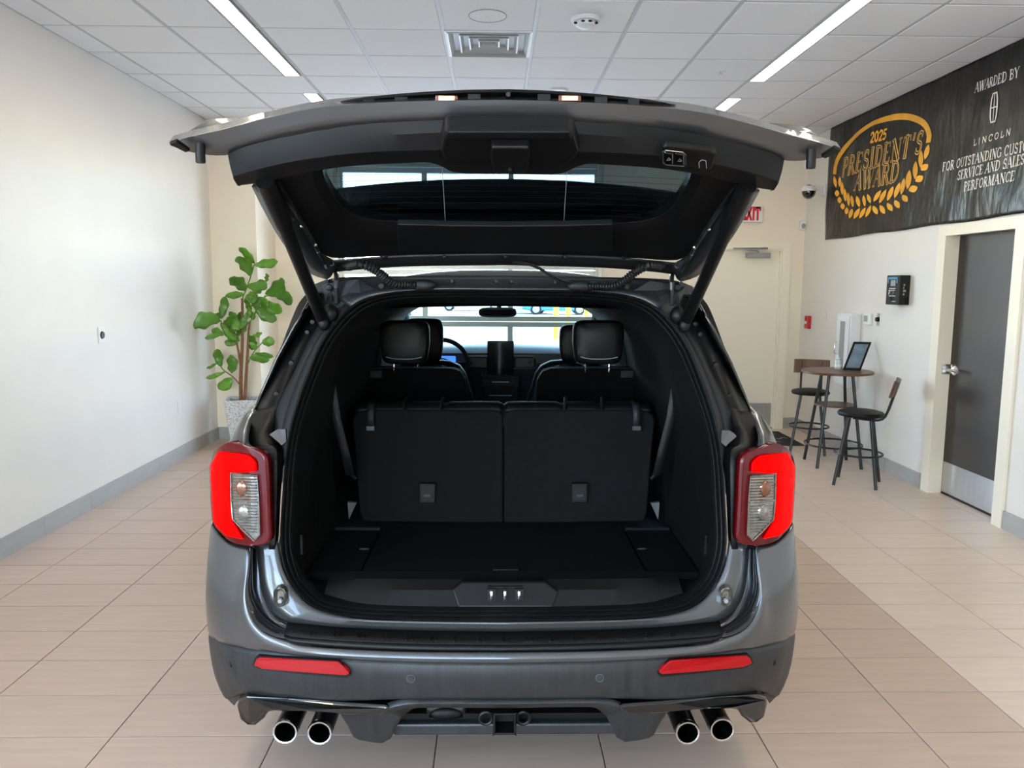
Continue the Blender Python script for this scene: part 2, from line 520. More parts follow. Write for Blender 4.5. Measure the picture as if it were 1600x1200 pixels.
for y0, y1 in zip(ys2[:-1], ys2[1:]):
    for x0, x1 in zip(gx[:-1], gx[1:]):
        sp = strip_at(x0, x1, y0, y1)
        for xa, xb in ([(x0, sp[0] - 0.004), (sp[1] + 0.004, x1)] if sp else [(x0, x1)]):
            if xb - xa > 0.04: cr.box((xa + 0.011, y0 + 0.011, ZC - 0.005), (xb - 0.011, y1 - 0.011, ZC + 0.02))
obj('ceiling_tiles_behind_viewer', cr, 'ceiling_tile', ce, angle=0, kind='stuff', fix=False)
LN = [['long glowing strip light in ceiling left of the air vent', 'farther glowing strip light beyond the gap, left side', 'added unseen strip light overhead of the viewer, left row', 'rearmost added unseen strip light behind the viewer, left row'], ['long glowing strip light in ceiling toward the banner wall', 'farther glowing strip light beyond the gap, banner side', 'added unseen strip light overhead of the viewer, banner side row', 'rearmost added unseen strip light behind the viewer, banner side row']]
for a, (x0, x1) in enumerate(STRIPS):
    for b, (y0, y1) in enumerate(LIGHTS):
        e = empty('ceiling_light', ((x0 + x1) / 2, (y0 + y1) / 2, ZC), LN[a][b], 'ceiling light', 'linear ceiling lights')
        fr = MB()
        fr.box((x0 - 0.004, y0, ZC - 0.008), (x0 + 0.004, y1, ZC + 0.02)); fr.box((x1 - 0.004, y0, ZC - 0.008), (x1 + 0.004, y1, ZC + 0.02))
        fr.box((x0, y0 - 0.002, ZC - 0.008), (x1, y0 + 0.006, ZC + 0.02)); fr.box((x0, y1 - 0.006, ZC - 0.008), (x1, y1 + 0.002, ZC + 0.02))
        obj('frame', fr, 'ceiling_grid', e, angle=0, fix=False)
        obj('diffuser', MB().box((x0 + 0.004, y0 + 0.006, ZC - 0.007), (x1 - 0.004, y1 - 0.006, ZC + 0.012)), 'strip_light', e, angle=0)
# air vent
vc = np.array((-0.058, 5.858, ZC))
e = empty('ceiling_vent', vc, 'square four-way metal air diffuser in the ceiling grid', 'air vent')
for k, (h, d) in enumerate(((0.285, 0.0), (0.205, 0.02), (0.14, 0.03), (0.075, 0.03))):
    mb = MB()
    rows = []
    for (hh, z) in ((h, -0.012 + d * 0.3), (h - 0.035, 0.03 + d), (h - 0.045, 0.03 + d), (h - 0.01, -0.016 + d * 0.3), (h, -0.012 + d * 0.3)):
        rows.append([vc + np.array((sx * hh, sy * hh, z)) for sx, sy in ((-1, -1), (1, -1), (1, 1), (-1, 1))])
    mb.grid(rows, close=True)
    obj('louvre', mb, 'aluminium', e, angle=0)
obj('back_pan', MB().box(vc + (-0.29, -0.29, 0.07), vc + (0.29, 0.29, 0.075)), 'steel', e, angle=0)
obj('damper', MB().box(vc + (-0.2, 0.12, 0.055), vc + (0.2, 0.26, 0.069)), 'dark_cavity', e, angle=0)
obj('flange', MB().grid([[vc + np.array((sx * h, sy * h, z)) for sx, sy in ((-1, -1), (1, -1), (1, 1), (-1, 1))] for h, z in ((0.298, 0.0), (0.298, -0.01), (0.284, -0.01), (0.284, 0.02))], close=True), 'white_plastic', e, angle=0)
ce_d = ZC - 0.006
obj('ceiling_speaker', MB().lathe([(0.0, -0.006), (0.105, -0.006), (0.118, -0.002), (0.12, 0.006)], (-0.061, 5.249, ce_d), 32).lathe([(0, -0.012), (0.008, -0.011), (0.009, -0.006)], (-0.061, 5.249, ce_d), 10), 'ceiling_tile', label='flat round white ceiling speaker cover nearest the viewer', cat='speaker', loc=(-0.061, 5.249, ce_d))
sp_ = [o for o in COL.objects if o.name == 'ceiling_speaker'][0]
obj('speaker_rim', MB().tube([np.array((-0.061 + 0.119 * math.cos(t), 5.249 + 0.119 * math.sin(t), ce_d - 0.002)) for t in np.linspace(0, 2 * math.pi, 48, endpoint=False)], 0.003, 5, closed=True), 'grey_plastic', sp_)
e = empty('smoke_detector', (0.561, 5.273, ce_d), 'round white smoke detector on the ceiling right of the air vent', 'smoke detector')
obj('base', MB().lathe([(0.094, 0.006), (0.094, -0.016), (0.088, -0.024), (0.075, -0.026)], (0.561, 5.273, ce_d), 28), 'white_plastic', e)
obj('cap', MB().lathe([(0.0, -0.062), (0.04, -0.06), (0.062, -0.045), (0.068, -0.024)], (0.561, 5.273, ce_d), 24), 'white_plastic', e)
for a in (200, 250, 290, 340):
    aa = math.radians(a)
    obj('slot', MB().ell((0.561 + 0.068 * math.cos(aa), 5.273 + 0.068 * math.sin(aa), ce_d - 0.036), (0.014, 0.012, 0.006), 8, 6), 'black_plastic', e)
obj('ceiling_disc', MB().lathe([(0.0, -0.02), (0.075, -0.018), (0.09, -0.004), (0.09, 0.006)], (0.53, 7.135, ce_d), 24), 'white_plastic', label='small round white disc on ceiling just above the raised liftgate', cat='ceiling cover', loc=(0.53, 7.135, ce_d))
e = empty('fire_sprinkler', (1.765, 6.48, ce_d), 'small white recessed fire sprinkler in a ceiling tile', 'sprinkler')
obj('escutcheon', MB().lathe([(0.0, -0.004), (0.04, -0.004), (0.045, 0.006)], (1.765, 6.48, ce_d), 18), 'white_plastic', e)
obj('deflector', MB().lathe([(0.006, -0.004), (0.006, -0.02), (0.018, -0.022), (0.018, -0.025), (0, -0.026)], (1.765, 6.48, ce_d), 12), 'chrome', e)

# ---- baseboards
def baseboard(name, p0, p1, nrm, first, label):
    p0, p1, nrm = np.array(p0, float), np.array(p1, float), np.array(nrm, float)
    d = p1 - p0; L = np.linalg.norm(d); d /= L
    b = obj(name, MB().prism([p0, p1, p1 + nrm * 0.006, p0 + nrm * 0.006], (0, 0, 0.126)), 'grout', kind='structure', angle=0, label=label)
    t = 0.0; nx = first
    while t < L - 1e-3:
        e_ = min(nx, L)
        if e_ - t > 0.02:
            a, c = p0 + d * (t + 0.0015), p0 + d * (e_ - 0.0015)
            obj('base_tile', MB().prism([a, c, c + nrm * 0.012, a + nrm * 0.012], (0, 0, 0.13)), 'base_tile', b, angle=0)
        t = nx; nx += 0.6096
    return b
baseboard('baseboard_left', (XL, YP, 0), (XL, 1.3, 0), (1, 0, 0), 0.33, 'grey tile baseboard along the left wall')
bb = baseboard('baseboard_back', (XL, YP, 0), (XSTEP, YP, 0), (0, -1, 0), 0.5, 'grey tile baseboard below the plant corner')
baseboard('baseboard_right', (XR, YB, 0), (XR, 6.44, 0), (-1, 0, 0), 0.4, 'grey tile baseboard behind the bar table')
baseboard('baseboard_right', (XR, 5.36, 0), (XR, 1.5, 0), (-1, 0, 0), 0.5, 'grey tile baseboard nearer than the dark door')
baseboard('baseboard_back', (EX1 + 0.1, YB, 0), (XR, YB, 0), (0, -1, 0), 0.5, 'short grey tile baseboard beside the exit door')

# ---- dark door on the right wall
XD = 3.69
d2 = empty('door_2', (XD, 5.9, 0), 'dark brown wooden door in the right wall with steel kick plate', kind='structure')
obj('door_leaf', MB().box((XD, DY0 + 0.03, 0.012), (XD + 0.045, DY1 - 0.03, DZ - 0.03)), 'dark_wood', d2, angle=0)
kp = obj('kick_plate', MB().box((XD - 0.003, DY0 + 0.05, 0.02), (XD, DY1 - 0.04, 0.27)), 'steel', d2, angle=0)
for yy in (DY0 + 0.07, DY1 - 0.06):
    for zz in (0.035, 0.255): obj('screw', MB().lathe([(0, -0.004), (0.004, -0.003), (0.005, 0)], (XD - 0.003, yy, zz), 8, 'x'), 'grey_plastic', kp)
fr = MB()
for y0, y1 in ((DY1 - 0.035, DY1 + 0.075), (DY0 - 0.075, DY0 + 0.035)):
    fr.box((XR - 0.018, y0, 0), (XR + 0.03, y1, DZ + 0.05))
fr.box((XR - 0.018, DY0 + 0.0352, DZ - 0.035), (XR + 0.03, DY1 - 0.0352, DZ + 0.05))
for y0, y1 in ((DY1 - 0.03, DY1), (DY0, DY0 + 0.03)): fr.box((XR + 0.03, y0, 0), (XD + 0.05, y1, DZ))
fr.box((XR + 0.03, DY0 + 0.0302, DZ - 0.03), (XD + 0.05, DY1 - 0.0302, DZ))
obj('door_frame', fr, 'door_frame', d2, angle=0, fix=False)
lv = np.array((XD, DY1 - 0.1, 1.03))
hd = obj('lever_handle', MB().tube([lv + (-0.03, 0, 0), lv + (-0.06, 0, 0), lv + (-0.064, -0.03, 0.002), lv + (-0.062, -0.145, 0)], [0.013, 0.013, 0.013, 0.011], 10), 'chrome', d2)
obj('rose', MB().lathe([(0, -0.018), (0.03, -0.018), (0.042, -0.008), (0.044, 0)], lv, 24, 'x'), 'chrome', hd)
obj('key_cylinder', MB().lathe([(0, -0.03), (0.012, -0.03), (0.012, 0)], lv + (0, 0.0, 0.035), 12, 'x'), 'steel', hd)
obj('strike_plate', MB().box((XR - 0.004 + 0.034, DY1 - 0.033, 0.99), (XD, DY1 - 0.0302, 1.07)), 'steel', d2, angle=0)
obj('threshold', MB().box((XR, DY0 + 0.031, -0.006), (XD - 0.003, DY1 - 0.031, 0.0)), 'floor_tile_pale', d2, angle=0)
obj('threshold_gap', MB().box((XD - 0.002, DY0 + 0.03, 0.0), (XD + 0.044, DY1 - 0.03, 0.011)), 'dark_cavity', d2, angle=0)

# ---- exit door on the back wall
d1 = empty('door_1', ((EX0 + EX1) / 2, YB, 0), 'cream exit door at the far right corner with steel kick plate', kind='structure')
obj('door_leaf', MB().box((EX0 + 0.02, YB + 0.03, 0.012), (EX1 - 0.015, YB + 0.075, EZ - 0.015)), 'door_cream', d1, angle=0)
obj('kick_plate', MB().box((EX0 + 0.04, YB + 0.027, 0.03), (EX1 - 0.03, YB + 0.03, 0.30)), 'steel', d1, angle=0)
fr = MB()
for x0, x1 in ((EX0 - 0.1, EX0), (EX1, EX1 + 0.1)):
    fr.box((x0, YB - 0.03, 0), (x1, YB + 0.02, EZ + 0.07))
    xa, xb = (x0 + 0.07, x1 + 0.02) if x0 < 2.5 else (x0 - 0.015, x1 - 0.07)
    fr.box((xa, YB - 0.01, 0), (xb, YB + 0.12, EZ + 0.02))
fr.box((EX0 + 0.0002, YB - 0.03, EZ), (EX1 - 0.0002, YB + 0.02, EZ + 0.07)); fr.box((EX0 + 0.0202, YB - 0.01, EZ - 0.015), (EX1 - 0.0152, YB + 0.12, EZ + 0.02))
obj('door_frame', fr, 'door_frame', d1, angle=0, fix=False)
clx = onY(1184, 399, YB)
cl = obj('door_closer', MB().box((clx[0] - 0.14, YB - 0.045, clx[2] - 0.03), (clx[0] + 0.14, YB + 0.03, clx[2] + 0.03)), 'grey_plastic', d1, angle=0, bevel=0.008)
obj('closer_arm', MB().tube([(clx[0], YB - 0.03, clx[2] + 0.035), (clx[0] - 0.02, YB - 0.05, clx[2] + 0.06), (clx[0] - 0.3, YB - 0.05, clx[2] + 0.075)], 0.011, 8).tube([(clx[0] + 0.1, YB - 0.04, clx[2] + 0.08), (clx[0] - 0.3, YB - 0.04, clx[2] + 0.07)], 0.012, 8), 'steel', cl)
obj('hinge_strip', MB().box((EX1 - 0.012, YB - 0.004, 0.1), (EX1 - 0.004, YB + 0.03, EZ - 0.03)), 'steel', d1, angle=0)

# ---- overhead glass door = window_1
win = empty('window_1', ((WX0 + WX1) / 2, YB + 0.1, 0), 'overhead sectional glass door beyond the vehicle in aluminium frame', kind='structure')
cols = [-1.80, -0.835, 0.165, 1.16]
rails = [0.05, 0.66, 1.256, 1.86, 2.45, 3.02]
for i, z in enumerate(rails):
    r_ = obj('rail', MB().box((WX0, YB + 0.05, z - 0.062), (WX1, YB + 0.10, z - 0.003)).box((WX0, YB + 0.05, z + 0.003), (WX1, YB + 0.10, z + 0.062)), 'aluminium', win, angle=0)
for j in range(5):
    for x in cols:
        hw = 0.03
        obj('mullion', MB().box((max(WX0, x - hw), YB + 0.048, rails[j] + 0.062), (min(WX1, x + hw), YB + 0.102, rails[j + 1] - 0.062)), 'aluminium', win, angle=0)
    for i in range(3):
        obj('pane', MB().box((cols[i] + 0.03, YB + 0.073, rails[j] + 0.062), (cols[i + 1] - 0.03, YB + 0.079, rails[j + 1] - 0.062)), 'glass_clear', win, angle=0)
for x in (WX0 - 0.06, WX1 + 0.02): obj('door_track', MB().box((x, YB - 0.06, 0), (x + 0.04, YB - 0.0, 3.1)), 'steel', win, angle=0)

# ================================================================== VEHICLE
XC = 0.031
car = empty('suv', (XC, 4.9, 0), 'grey metallic suv seen from behind with its liftgate raised', 'car')
def LP(p):
    if p[0] == 'w': return np.array((XC + p[1], p[2], p[3]))
    return onY(p[0], p[1], p[2])
def half(row, n, center=True):
    P = [LP(p) for p in row]
    if center: P[-1][0] = XC
    return catmull(P, n)
def mir(P): return [np.array((2 * XC - p[0], p[1], p[2])) for p in P]
def full(row, n):
    h = half(row, n)
    return h + mir(h)[::-1][1:]
def mirror_mb(mb):
    return MB().add([(2 * XC - p[0], p[1], p[2]) for p in mb.v], [f[::-1] for f in mb.f])
def both(name, mb, m, parent, **k):
    a = obj(name, mb, m, parent, **k)
    b = obj(name, mirror_mb(mb), m, parent, **k)
    return a, b

# ---- outer body: sides, bonnet, front, roof
def arch(y):
    z = 0.30
    for yw in (3.55, 6.56):
        d = abs(y - yw)
        if d < 0.45: z = max(z, 0.36 + math.sqrt(0.45**2 - d * d))
    return z
ysb = np.linspace(2.66, 7.2, 70)
side = []
for y in ysb:
    k = min(1, max(0, (y - 2.66) / 0.5)); kf = max(0, (y - 6.3) / 0.9)
    xo = -(0.955 + 0.045 * math.sin(k * math.pi / 2)) + 0.16 * kf**2
    belt = 1.16 + 0.02 * (1 - k) - 0.16 * max(0, (y - 5.9) / 1.3)
    za = arch(y)
    side.append([np.array((XC + xo + dx, y, za + (belt - za) * t)) for t, dx in ((0, 0.01), (0.25, -0.01), (0.5, -0.005), (0.75, 0.01), (0.93, 0.02), (1, 0.05))])
sb = MB().grid(side)
both('side_panel', sb, 'paint', car, solid=0.012)
gl = []
for y in np.linspace(2.86, 6.05, 40):
    t = (y - 2.86) / 3.19
    top = 1.66 if y < 5.0 else 1.66 - 0.46 * ((y - 5.0) / 1.05)**1.3
    xt = -0.68 - 0.0 * t - (0.22 * max(0, (y - 5.0) / 1.05))
    b0 = np.array((XC - 0.93, y, 1.17)); b1 = np.array((XC + xt, y + 0.0, max(top, 1.19)))
    gl.append([b0 * (1 - s) + b1 * s + np.array((-0.02 * math.sin(math.pi * s), 0, 0)) for s in np.linspace(0, 1, 5)])
both('side_window', MB().grid(gl), 'gloss_black', car, solid=0.01)
def roof_row(y, z, w):
    return [np.array((XC + w * s, y, z - 0.10 * abs(s)**3.2 - 0.02 * s * s)) for s in np.linspace(-1, 1, 25)]
obj('roof', MB().grid([roof_row(3.0, 1.722, 0.66), roof_row(3.4, 1.744, 0.68), roof_row(4.1, 1.752, 0.69), roof_row(4.7, 1.742, 0.69), roof_row(5.3, 1.68, 0.68)]), 'paint', car, solid=0.02, soff=0)
hood = []
for y, z, w in ((6.12, 1.13, 0.86), (6.5, 1.10, 0.86), (6.9, 1.05, 0.84), (7.2, 0.97, 0.80), (7.36, 0.85, 0.76), (7.4, 0.6, 0.8), (7.36, 0.32, 0.84)):
    hood.append([np.array((XC + w * s, y - 0.1 * abs(s)**3, z - 0.05 * abs(s)**4)) for s in np.linspace(-1, 1, 21)])
obj('bonnet', MB().grid(hood), 'paint', car, solid=0.015)
for yw in (3.55, 6.56):
    for sgn in (-1, 1):
        cx = XC + sgn * 0.84
        wh = obj('wheel', MB().lathe([(0.24, -0.115), (0.33, -0.12), (0.36, -0.10), (0.368, -0.05), (0.368, 0.05), (0.36, 0.10), (0.33, 0.12), (0.24, 0.115), (0.24, -0.115)], (cx, yw, 0.369), 36, 'x'), 'tyre', car)
        rim = MB().lathe([(0.24, -0.1), (0.235, 0.0), (0.24, 0.1)], (cx, yw, 0.369), 30, 'x')
        for k in range(10):
            a = 2 * math.pi * k / 10
            rim.tube([(cx + sgn * 0.09, yw, 0.369), (cx + sgn * 0.095, yw + 0.235 * math.cos(a), 0.369 + 0.235 * math.sin(a))], [0.03, 0.018], 6)
        obj('rim', rim, 'gloss_black', wh)
obj('underbody', MB().box((XC - 0.7, 2.75, 0.30), (XC + 0.7, 7.1, 0.42)), 'black_plastic', car, angle=0)

# ---- rear opening curves (left half, top centre -> bottom centre)
S_ = [(787, 452, 2.93), (668, 452, 2.93), (620, 455, 2.925), (594, 459, 2.92), (565, 468, 2.91), (547, 479, 2.90), (524, 502, 2.87), (500, 537, 2.82), (480, 585, 2.76), (464, 630, 2.70), (452, 675, 2.65), (445, 720, 2.615), (441, 774, 2.58), (437.5, 840, 2.555), (441, 874, 2.54), (452, 905, 2.525), (470, 930, 2.51), (500, 952, 2.50), (550, 963, 2.49), (650, 968, 2.485), (787, 969.5, 2.48)]
T_ = [(787, 466, 2.98), (668, 466, 2.98), (622, 469, 2.975), (600, 473, 2.97), (578, 481, 2.96), (562, 491, 2.95), (540, 513, 2.92), (517, 548, 2.87), (498, 593, 2.81), (482, 637, 2.75), (470, 680, 2.70), (464, 722, 2.665), (461, 776, 2.63), (458, 840, 2.60), (462, 870, 2.59), (472, 898, 2.58), (487, 917, 2.57), (512, 935, 2.56), (560, 944, 2.55), (650, 948, 2.545), (787, 949, 2.54)]
NR = 70
def ring(row):
    P = [LP(p) for p in row]
    P[0][0] = XC; P[-1][0] = XC
    h = catmull(P, NR)
    return h + mir(h)[::-1][1:-1]
RS, RT = ring(S_), ring(T_)
rows = []
for k in np.linspace(0, 1, 19):
    dy = -0.016 * abs(math.sin(3 * math.pi * k))**0.7
    rows.append([p + np.array((0, dy, 0)) for p in lerp_rows(RS, RT, k)])
obj('door_seal', MB().grid(rows, close=True), 'rubber', car)

# ---- interior tunnel
def prof(y0, y1, zt, wt, wb, zb):
    P = [(0, zt), (-0.38, zt), (-0.5, zt - 0.03), (-wt, zt - 0.12), (-wt - 0.05, zt - 0.3), (-wb + 0.02, zt - 0.48), (-wb, 1.0), (-wb, 0.8), (-wb, zb + 0.04), (-wb + 0.04, zb), (-0.3, zb), (0, zb)]
    h = catmull([np.array((XC + x, y0 + (y1 - y0) * (zt - z) / (zt - zb), z)) for x, z in P], NR)
    return h + mir(h)[::-1][1:-1]
tr = [RT]
R2 = prof(3.10, 2.66, 1.615, 0.60, 0.70, 0.655)
tr += [lerp_rows(RT, R2, 0.5), R2]
obj('pillar_trim', MB().grid([[p + np.array((0, 0.0, 0)) for p in r] for r in tr], close=True), 'trim_plastic', car)
rows = [R2, prof(3.4, 3.35, 1.61, 0.60, 0.70, 0.64), prof(3.9, 3.9, 1.60, 0.62, 0.70, 0.5), prof(4.6, 4.6, 1.60, 0.64, 0.71, 0.42), prof(5.3, 5.3, 1.585, 0.64, 0.71, 0.42)]
obj('cabin_lining', MB().grid(rows, close=True), 'interior_black', car)
obj('headliner', MB().grid([[np.array((XC + w * s, y, z - 0.012 * s * s)) for s in np.linspace(-1, 1, 13)] for y, z, w in ((3.1, 1.607, 0.46), (4.0, 1.596, 0.5), (5.25, 1.579, 0.55))]), 'headliner', car)
# front cabin sides and dash shell
for sg in (-1, 1):
    obj('front_door_card', MB().box((XC + sg * 0.72 - 0.02, 5.25, 0.4), (XC + sg * 0.72 + 0.02, 6.2, 1.15)), 'interior_black', car, angle=0)
    obj('a_pillar', MB().tube([(XC + sg * 0.66, 5.28, 1.60), (XC + sg * 0.70, 5.7, 1.43), (XC + sg * 0.74, 6.2, 1.17)], 0.045, 8), 'interior_black', car)
ws = [[np.array((XC + w * s, y - 0.08 * s * s, z)) for s in np.linspace(-1, 1, 17)] for y, z, w in ((5.33, 1.60, 0.64), (5.75, 1.42, 0.68), (6.22, 1.19, 0.73))]
obj('windscreen', MB().grid(ws), 'glass_shield', car)
dsh = [[np.array((XC + w * s, y - 0.05 * s * s, z - dz * abs(s)**2)) for s in np.linspace(-1, 1, 21)] for y, z, w, dz in ((6.22, 1.225, 0.72, 0.03), (6.0, 1.235, 0.72, 0.02), (5.8, 1.225, 0.71, 0.01), (5.70, 1.195, 0.71, 0), (5.68, 1.13, 0.71, 0), (5.72, 1.02, 0.70, 0), (5.74, 0.95, 0.70, 0), (5.8, 0.5, 0.7, 0))]
dash = obj('dashboard', MB().grid(dsh), 'dash', car, solid=0.01)
scr = onY(782, 561, 5.62)
sc_ = obj('touch_screen', MB().box(scr + (-0.095, 0, -0.135), scr + (0.095, 0.02, 0.13)), 'screen', dash, angle=0, bevel=0.008)
for sg, px in ((-1, 746), (1, 820)):
    c = onY(px, 566, 5.66)
    obj('air_vent', MB().box(c + (-0.075, -0.012, -0.045), c + (0.075, 0.02, 0.04)), 'black_plastic', dash, angle=0, bevel=0.01)
    obj('vent_trim', MB().tube([c + (-0.08, -0.015, 0.045), c + (0.08, -0.015, 0.045)] if sg < 0 else [c + (-0.08, -0.015, 0.045), c + (0.06, -0.015, 0.045), c + (0.082, -0.015, 0.02), c + (0.08, -0.015, -0.03), c + (0.06, -0.015, -0.045), c + (-0.08, -0.015, -0.045)], 0.004, 6), 'steel', dash)
    obj('vent_tab', MB().box(c + (0.02 * sg, -0.02, -0.004), c + (0.05 * sg + 0.0, -0.012, 0.004)), 'chrome', dash, angle=0)
cs = MB()
for px, py, y, w_, h_ in ((782, 600, 5.60, 0.14, 0.06), (782, 625, 5.45, 0.13, 0.10)):
    c = onY(px, py, y); cs.box(c + (-w_, 0, -h_), c + (w_, 0.25, h_))
cst = obj('centre_console', cs.box((XC - 0.13, 4.6, 0.5), (XC + 0.13, 5.6, 0.86)), 'interior_black', car, angle=0, bevel=0.01)
for px in (760, 803):
    c = onY(px, 595, 5.585)
    obj('dial', MB().lathe([(0.012, 0.01), (0.014, 0), (0.017, 0), (0.018, 0.01)], c, 16, 'y'), 'chrome', cst)
for py, w_ in ((597, 0.06), (608, 0.09), (618, 0.08)):
    c = onY(782, py, 5.585 if py < 612 else 5.44)
    obj('trim_strip', MB().box(c + (-w_, -0.003, -0.003), c + (w_, 0.004, 0.003)), 'grey_plastic', cst, angle=0)
# steering wheel
c = onY(689, 571, 5.42)
ang = math.radians(22)
tp = [c + np.array((0.185 * math.cos(t), 0.185 * math.sin(t) * math.sin(ang), 0.185 * math.sin(t) * math.cos(ang))) for t in np.linspace(0, 2 * math.pi, 40, endpoint=False)]
swl = obj('steering_wheel', MB().tube(tp, 0.016, 10, closed=True), 'leather', car)
obj('wheel_hub', MB().ell(c + (0, 0.03, -0.01), (0.075, 0.03, 0.06)), 'leather', swl)
for t in (0.1, math.pi - 0.1, -math.pi / 2): obj('spoke', MB().tube([c + (0, 0.03, 0), c + np.array((0.18 * math.cos(t), 0.18 * math.sin(t) * math.sin(ang), 0.18 * math.sin(t) * math.cos(ang)))], 0.014, 8), 'leather', swl)
icl = onY(701, 563, 5.64)
obj('instrument_display', MB().box(icl + (-0.16, 0, -0.05), icl + (0.05, 0.02, 0.03)), 'screen_blue', dash, angle=0, bevel=0.008)
c = onY(777.5, 488, 5.42)
rmm = MB()
rmm.grid([[np.array((c[0] + 0.128 * q_ * math.copysign(abs(math.cos(t))**0.55, math.cos(t)), c[1] + dy_, c[2] + 0.034 * q_ * math.copysign(abs(math.sin(t))**0.55, math.sin(t)))) for t in np.linspace(0, 2 * math.pi, 32, endpoint=False)] for q_, dy_ in ((0.05, -0.028), (0.92, -0.028), (1, -0.022), (1, 0.0), (0.8, 0.03), (0.05, 0.036))], close=True)
rm = obj('rear_view_mirror', rmm, 'black_plastic', car)
obj('mirror_stem', MB().tube([c + (0.01, 0.01, 0.02), c + (0.01, 0.06, 0.07)], 0.016, 8), 'black_plastic', rm)
def se(a, r): return math.copysign(abs(a)**r, a)
obj('mirror_glass', MB().prism([(c[0] + 0.108 * se(math.cos(t), 0.6), c[1] - 0.031 + 0.02 * math.sin(t) * 0.2, c[2] + 0.024 * se(math.sin(t), 0.6)) for t in np.linspace(0, 2 * math.pi, 28, endpoint=False)], (0, 0.004, 0)), 'screen', rm, angle=0)

# ---- seats
def slab(pts, n, Y0, Y1, py0, py1, thick):
    """rounded panel traced as outline, leaning between depths Y0 (at py0) and Y1 (at py1)"""
    P = [onY(px, py, Y0 + (Y1 - Y0) * (py - py0) / (py1 - py0)) for px, py in pts]
    return MB().prism(P, (0, thick, 0.0))
def cushion(px0, px1, py0, py1, Y, dep, pw=0.35, n=20):
    a, b = onY(px0, py0, Y), onY(px1, py1, Y)
    c = (a + b) / 2
    w, h = abs(b[0] - a[0]) / 2, abs(a[2] - b[2]) / 2
    rows = []
    for t in np.linspace(-1, 1, 13):
        q = (1 - abs(t)**3.5)**0.5 * 0.35 + 0.65 if abs(t) < 1 else 0.62
        row = []
        for k in range(32):
            aa = 2 * math.pi * k / 32
            cx, sz = math.cos(aa), math.sin(aa)
            cx, sz = math.copysign(abs(cx)**pw, cx), math.copysign(abs(sz)**pw, sz)
            row.append(np.array((c[0] + w * q * cx * (1 - 0.06 * (sz < 0)), c[1] + t * dep / 2, c[2] + h * q * sz)))
        rows.append(row)
    mb = MB().grid(rows, close=True)
    n0 = len(mb.v)
    mb.f.append(tuple(range(32))); mb.f.append(tuple(range(n0 - 32, n0)))
    return mb, c, w, h
def third_row(m_):
    fx = (lambda x: x) if not m_ else (lambda x: 1573.5 - x)
    T = onY(fx(668), 720, 3.3)
    pl = [(550, 657), (553, 649), (560, 644), (572, 641.5), (600, 641), (700, 641), (770, 641), (780, 643), (786, 650), (786, 735), (786, 817), (700, 817), (567, 815), (562, 800), (556, 720)]
    P = [(fx(a), b) for a, b in pl]
    s = obj('third_row_seat', slab(P, 0, 3.40, 3.24, 641, 817, 0.07), 'seat_carpet', car, angle=30, bevel=0.008)
    rows = []
    for k in np.linspace(0, 1, 9):
        a = math.pi * k
        rows.append([onY(fx(x), 645, 3.42) + np.array((0, 0.055 - 0.055 * math.cos(a), 0.003 + (0.034 - d) * math.sin(a))) for x, d in zip(np.linspace(556, 785, 40), [0.012 if i in (0, 39) else (0.008 if i in (13, 14, 23, 24) else 0) for i in range(40)])])
    obj('leather_bolster', MB().grid(rows), 'leather', s, solid=0.01)
    for x in (632, 690):
        c = onY(fx(x), 640, 3.41)
        obj('stitched_band', MB().tube([c + (-0.006, -0.004, -0.01), c + (0, 0.02, 0.03), c + (0.004, 0.06, 0.045)], 0.007, 6), 'black_plastic', s)
    c = onY(fx(668), 770, 3.275)
    h = obj('release_latch', MB().box(c + (-0.034, -0.012, -0.042), c + (0.034, 0.02, 0.042)), 'trim_plastic', s, angle=0, bevel=0.004)
    obj('latch_pocket', MB().box(c + (-0.024, -0.014, -0.03), c + (0.024, -0.0125, 0.03)), 'dark_cavity', h, angle=0)
    obj('latch_tongue', MB().box(c + (-0.014, -0.02, -0.012), c + (0.014, -0.0135, -0.002)), 'dim_grey', h, angle=0)
    c = onY(fx(580), 655, 3.38)
    st = obj('pull_strap', MB().grid([[c + np.array((-0.015, dy, dz)), c + np.array((0.015, dy, dz))] for dy, dz in ((0.06, 0.075), (0.0, 0.06), (-0.02, 0.03), (-0.022, -0.03))]), 'belt', s, solid=0.004)
    obj('strap_clip', MB().box(c + (-0.018, -0.03, -0.045), c + (0.018, -0.018, -0.025)), 'dim_grey', st, angle=0, bevel=0.002)
third_row(False); third_row(True)
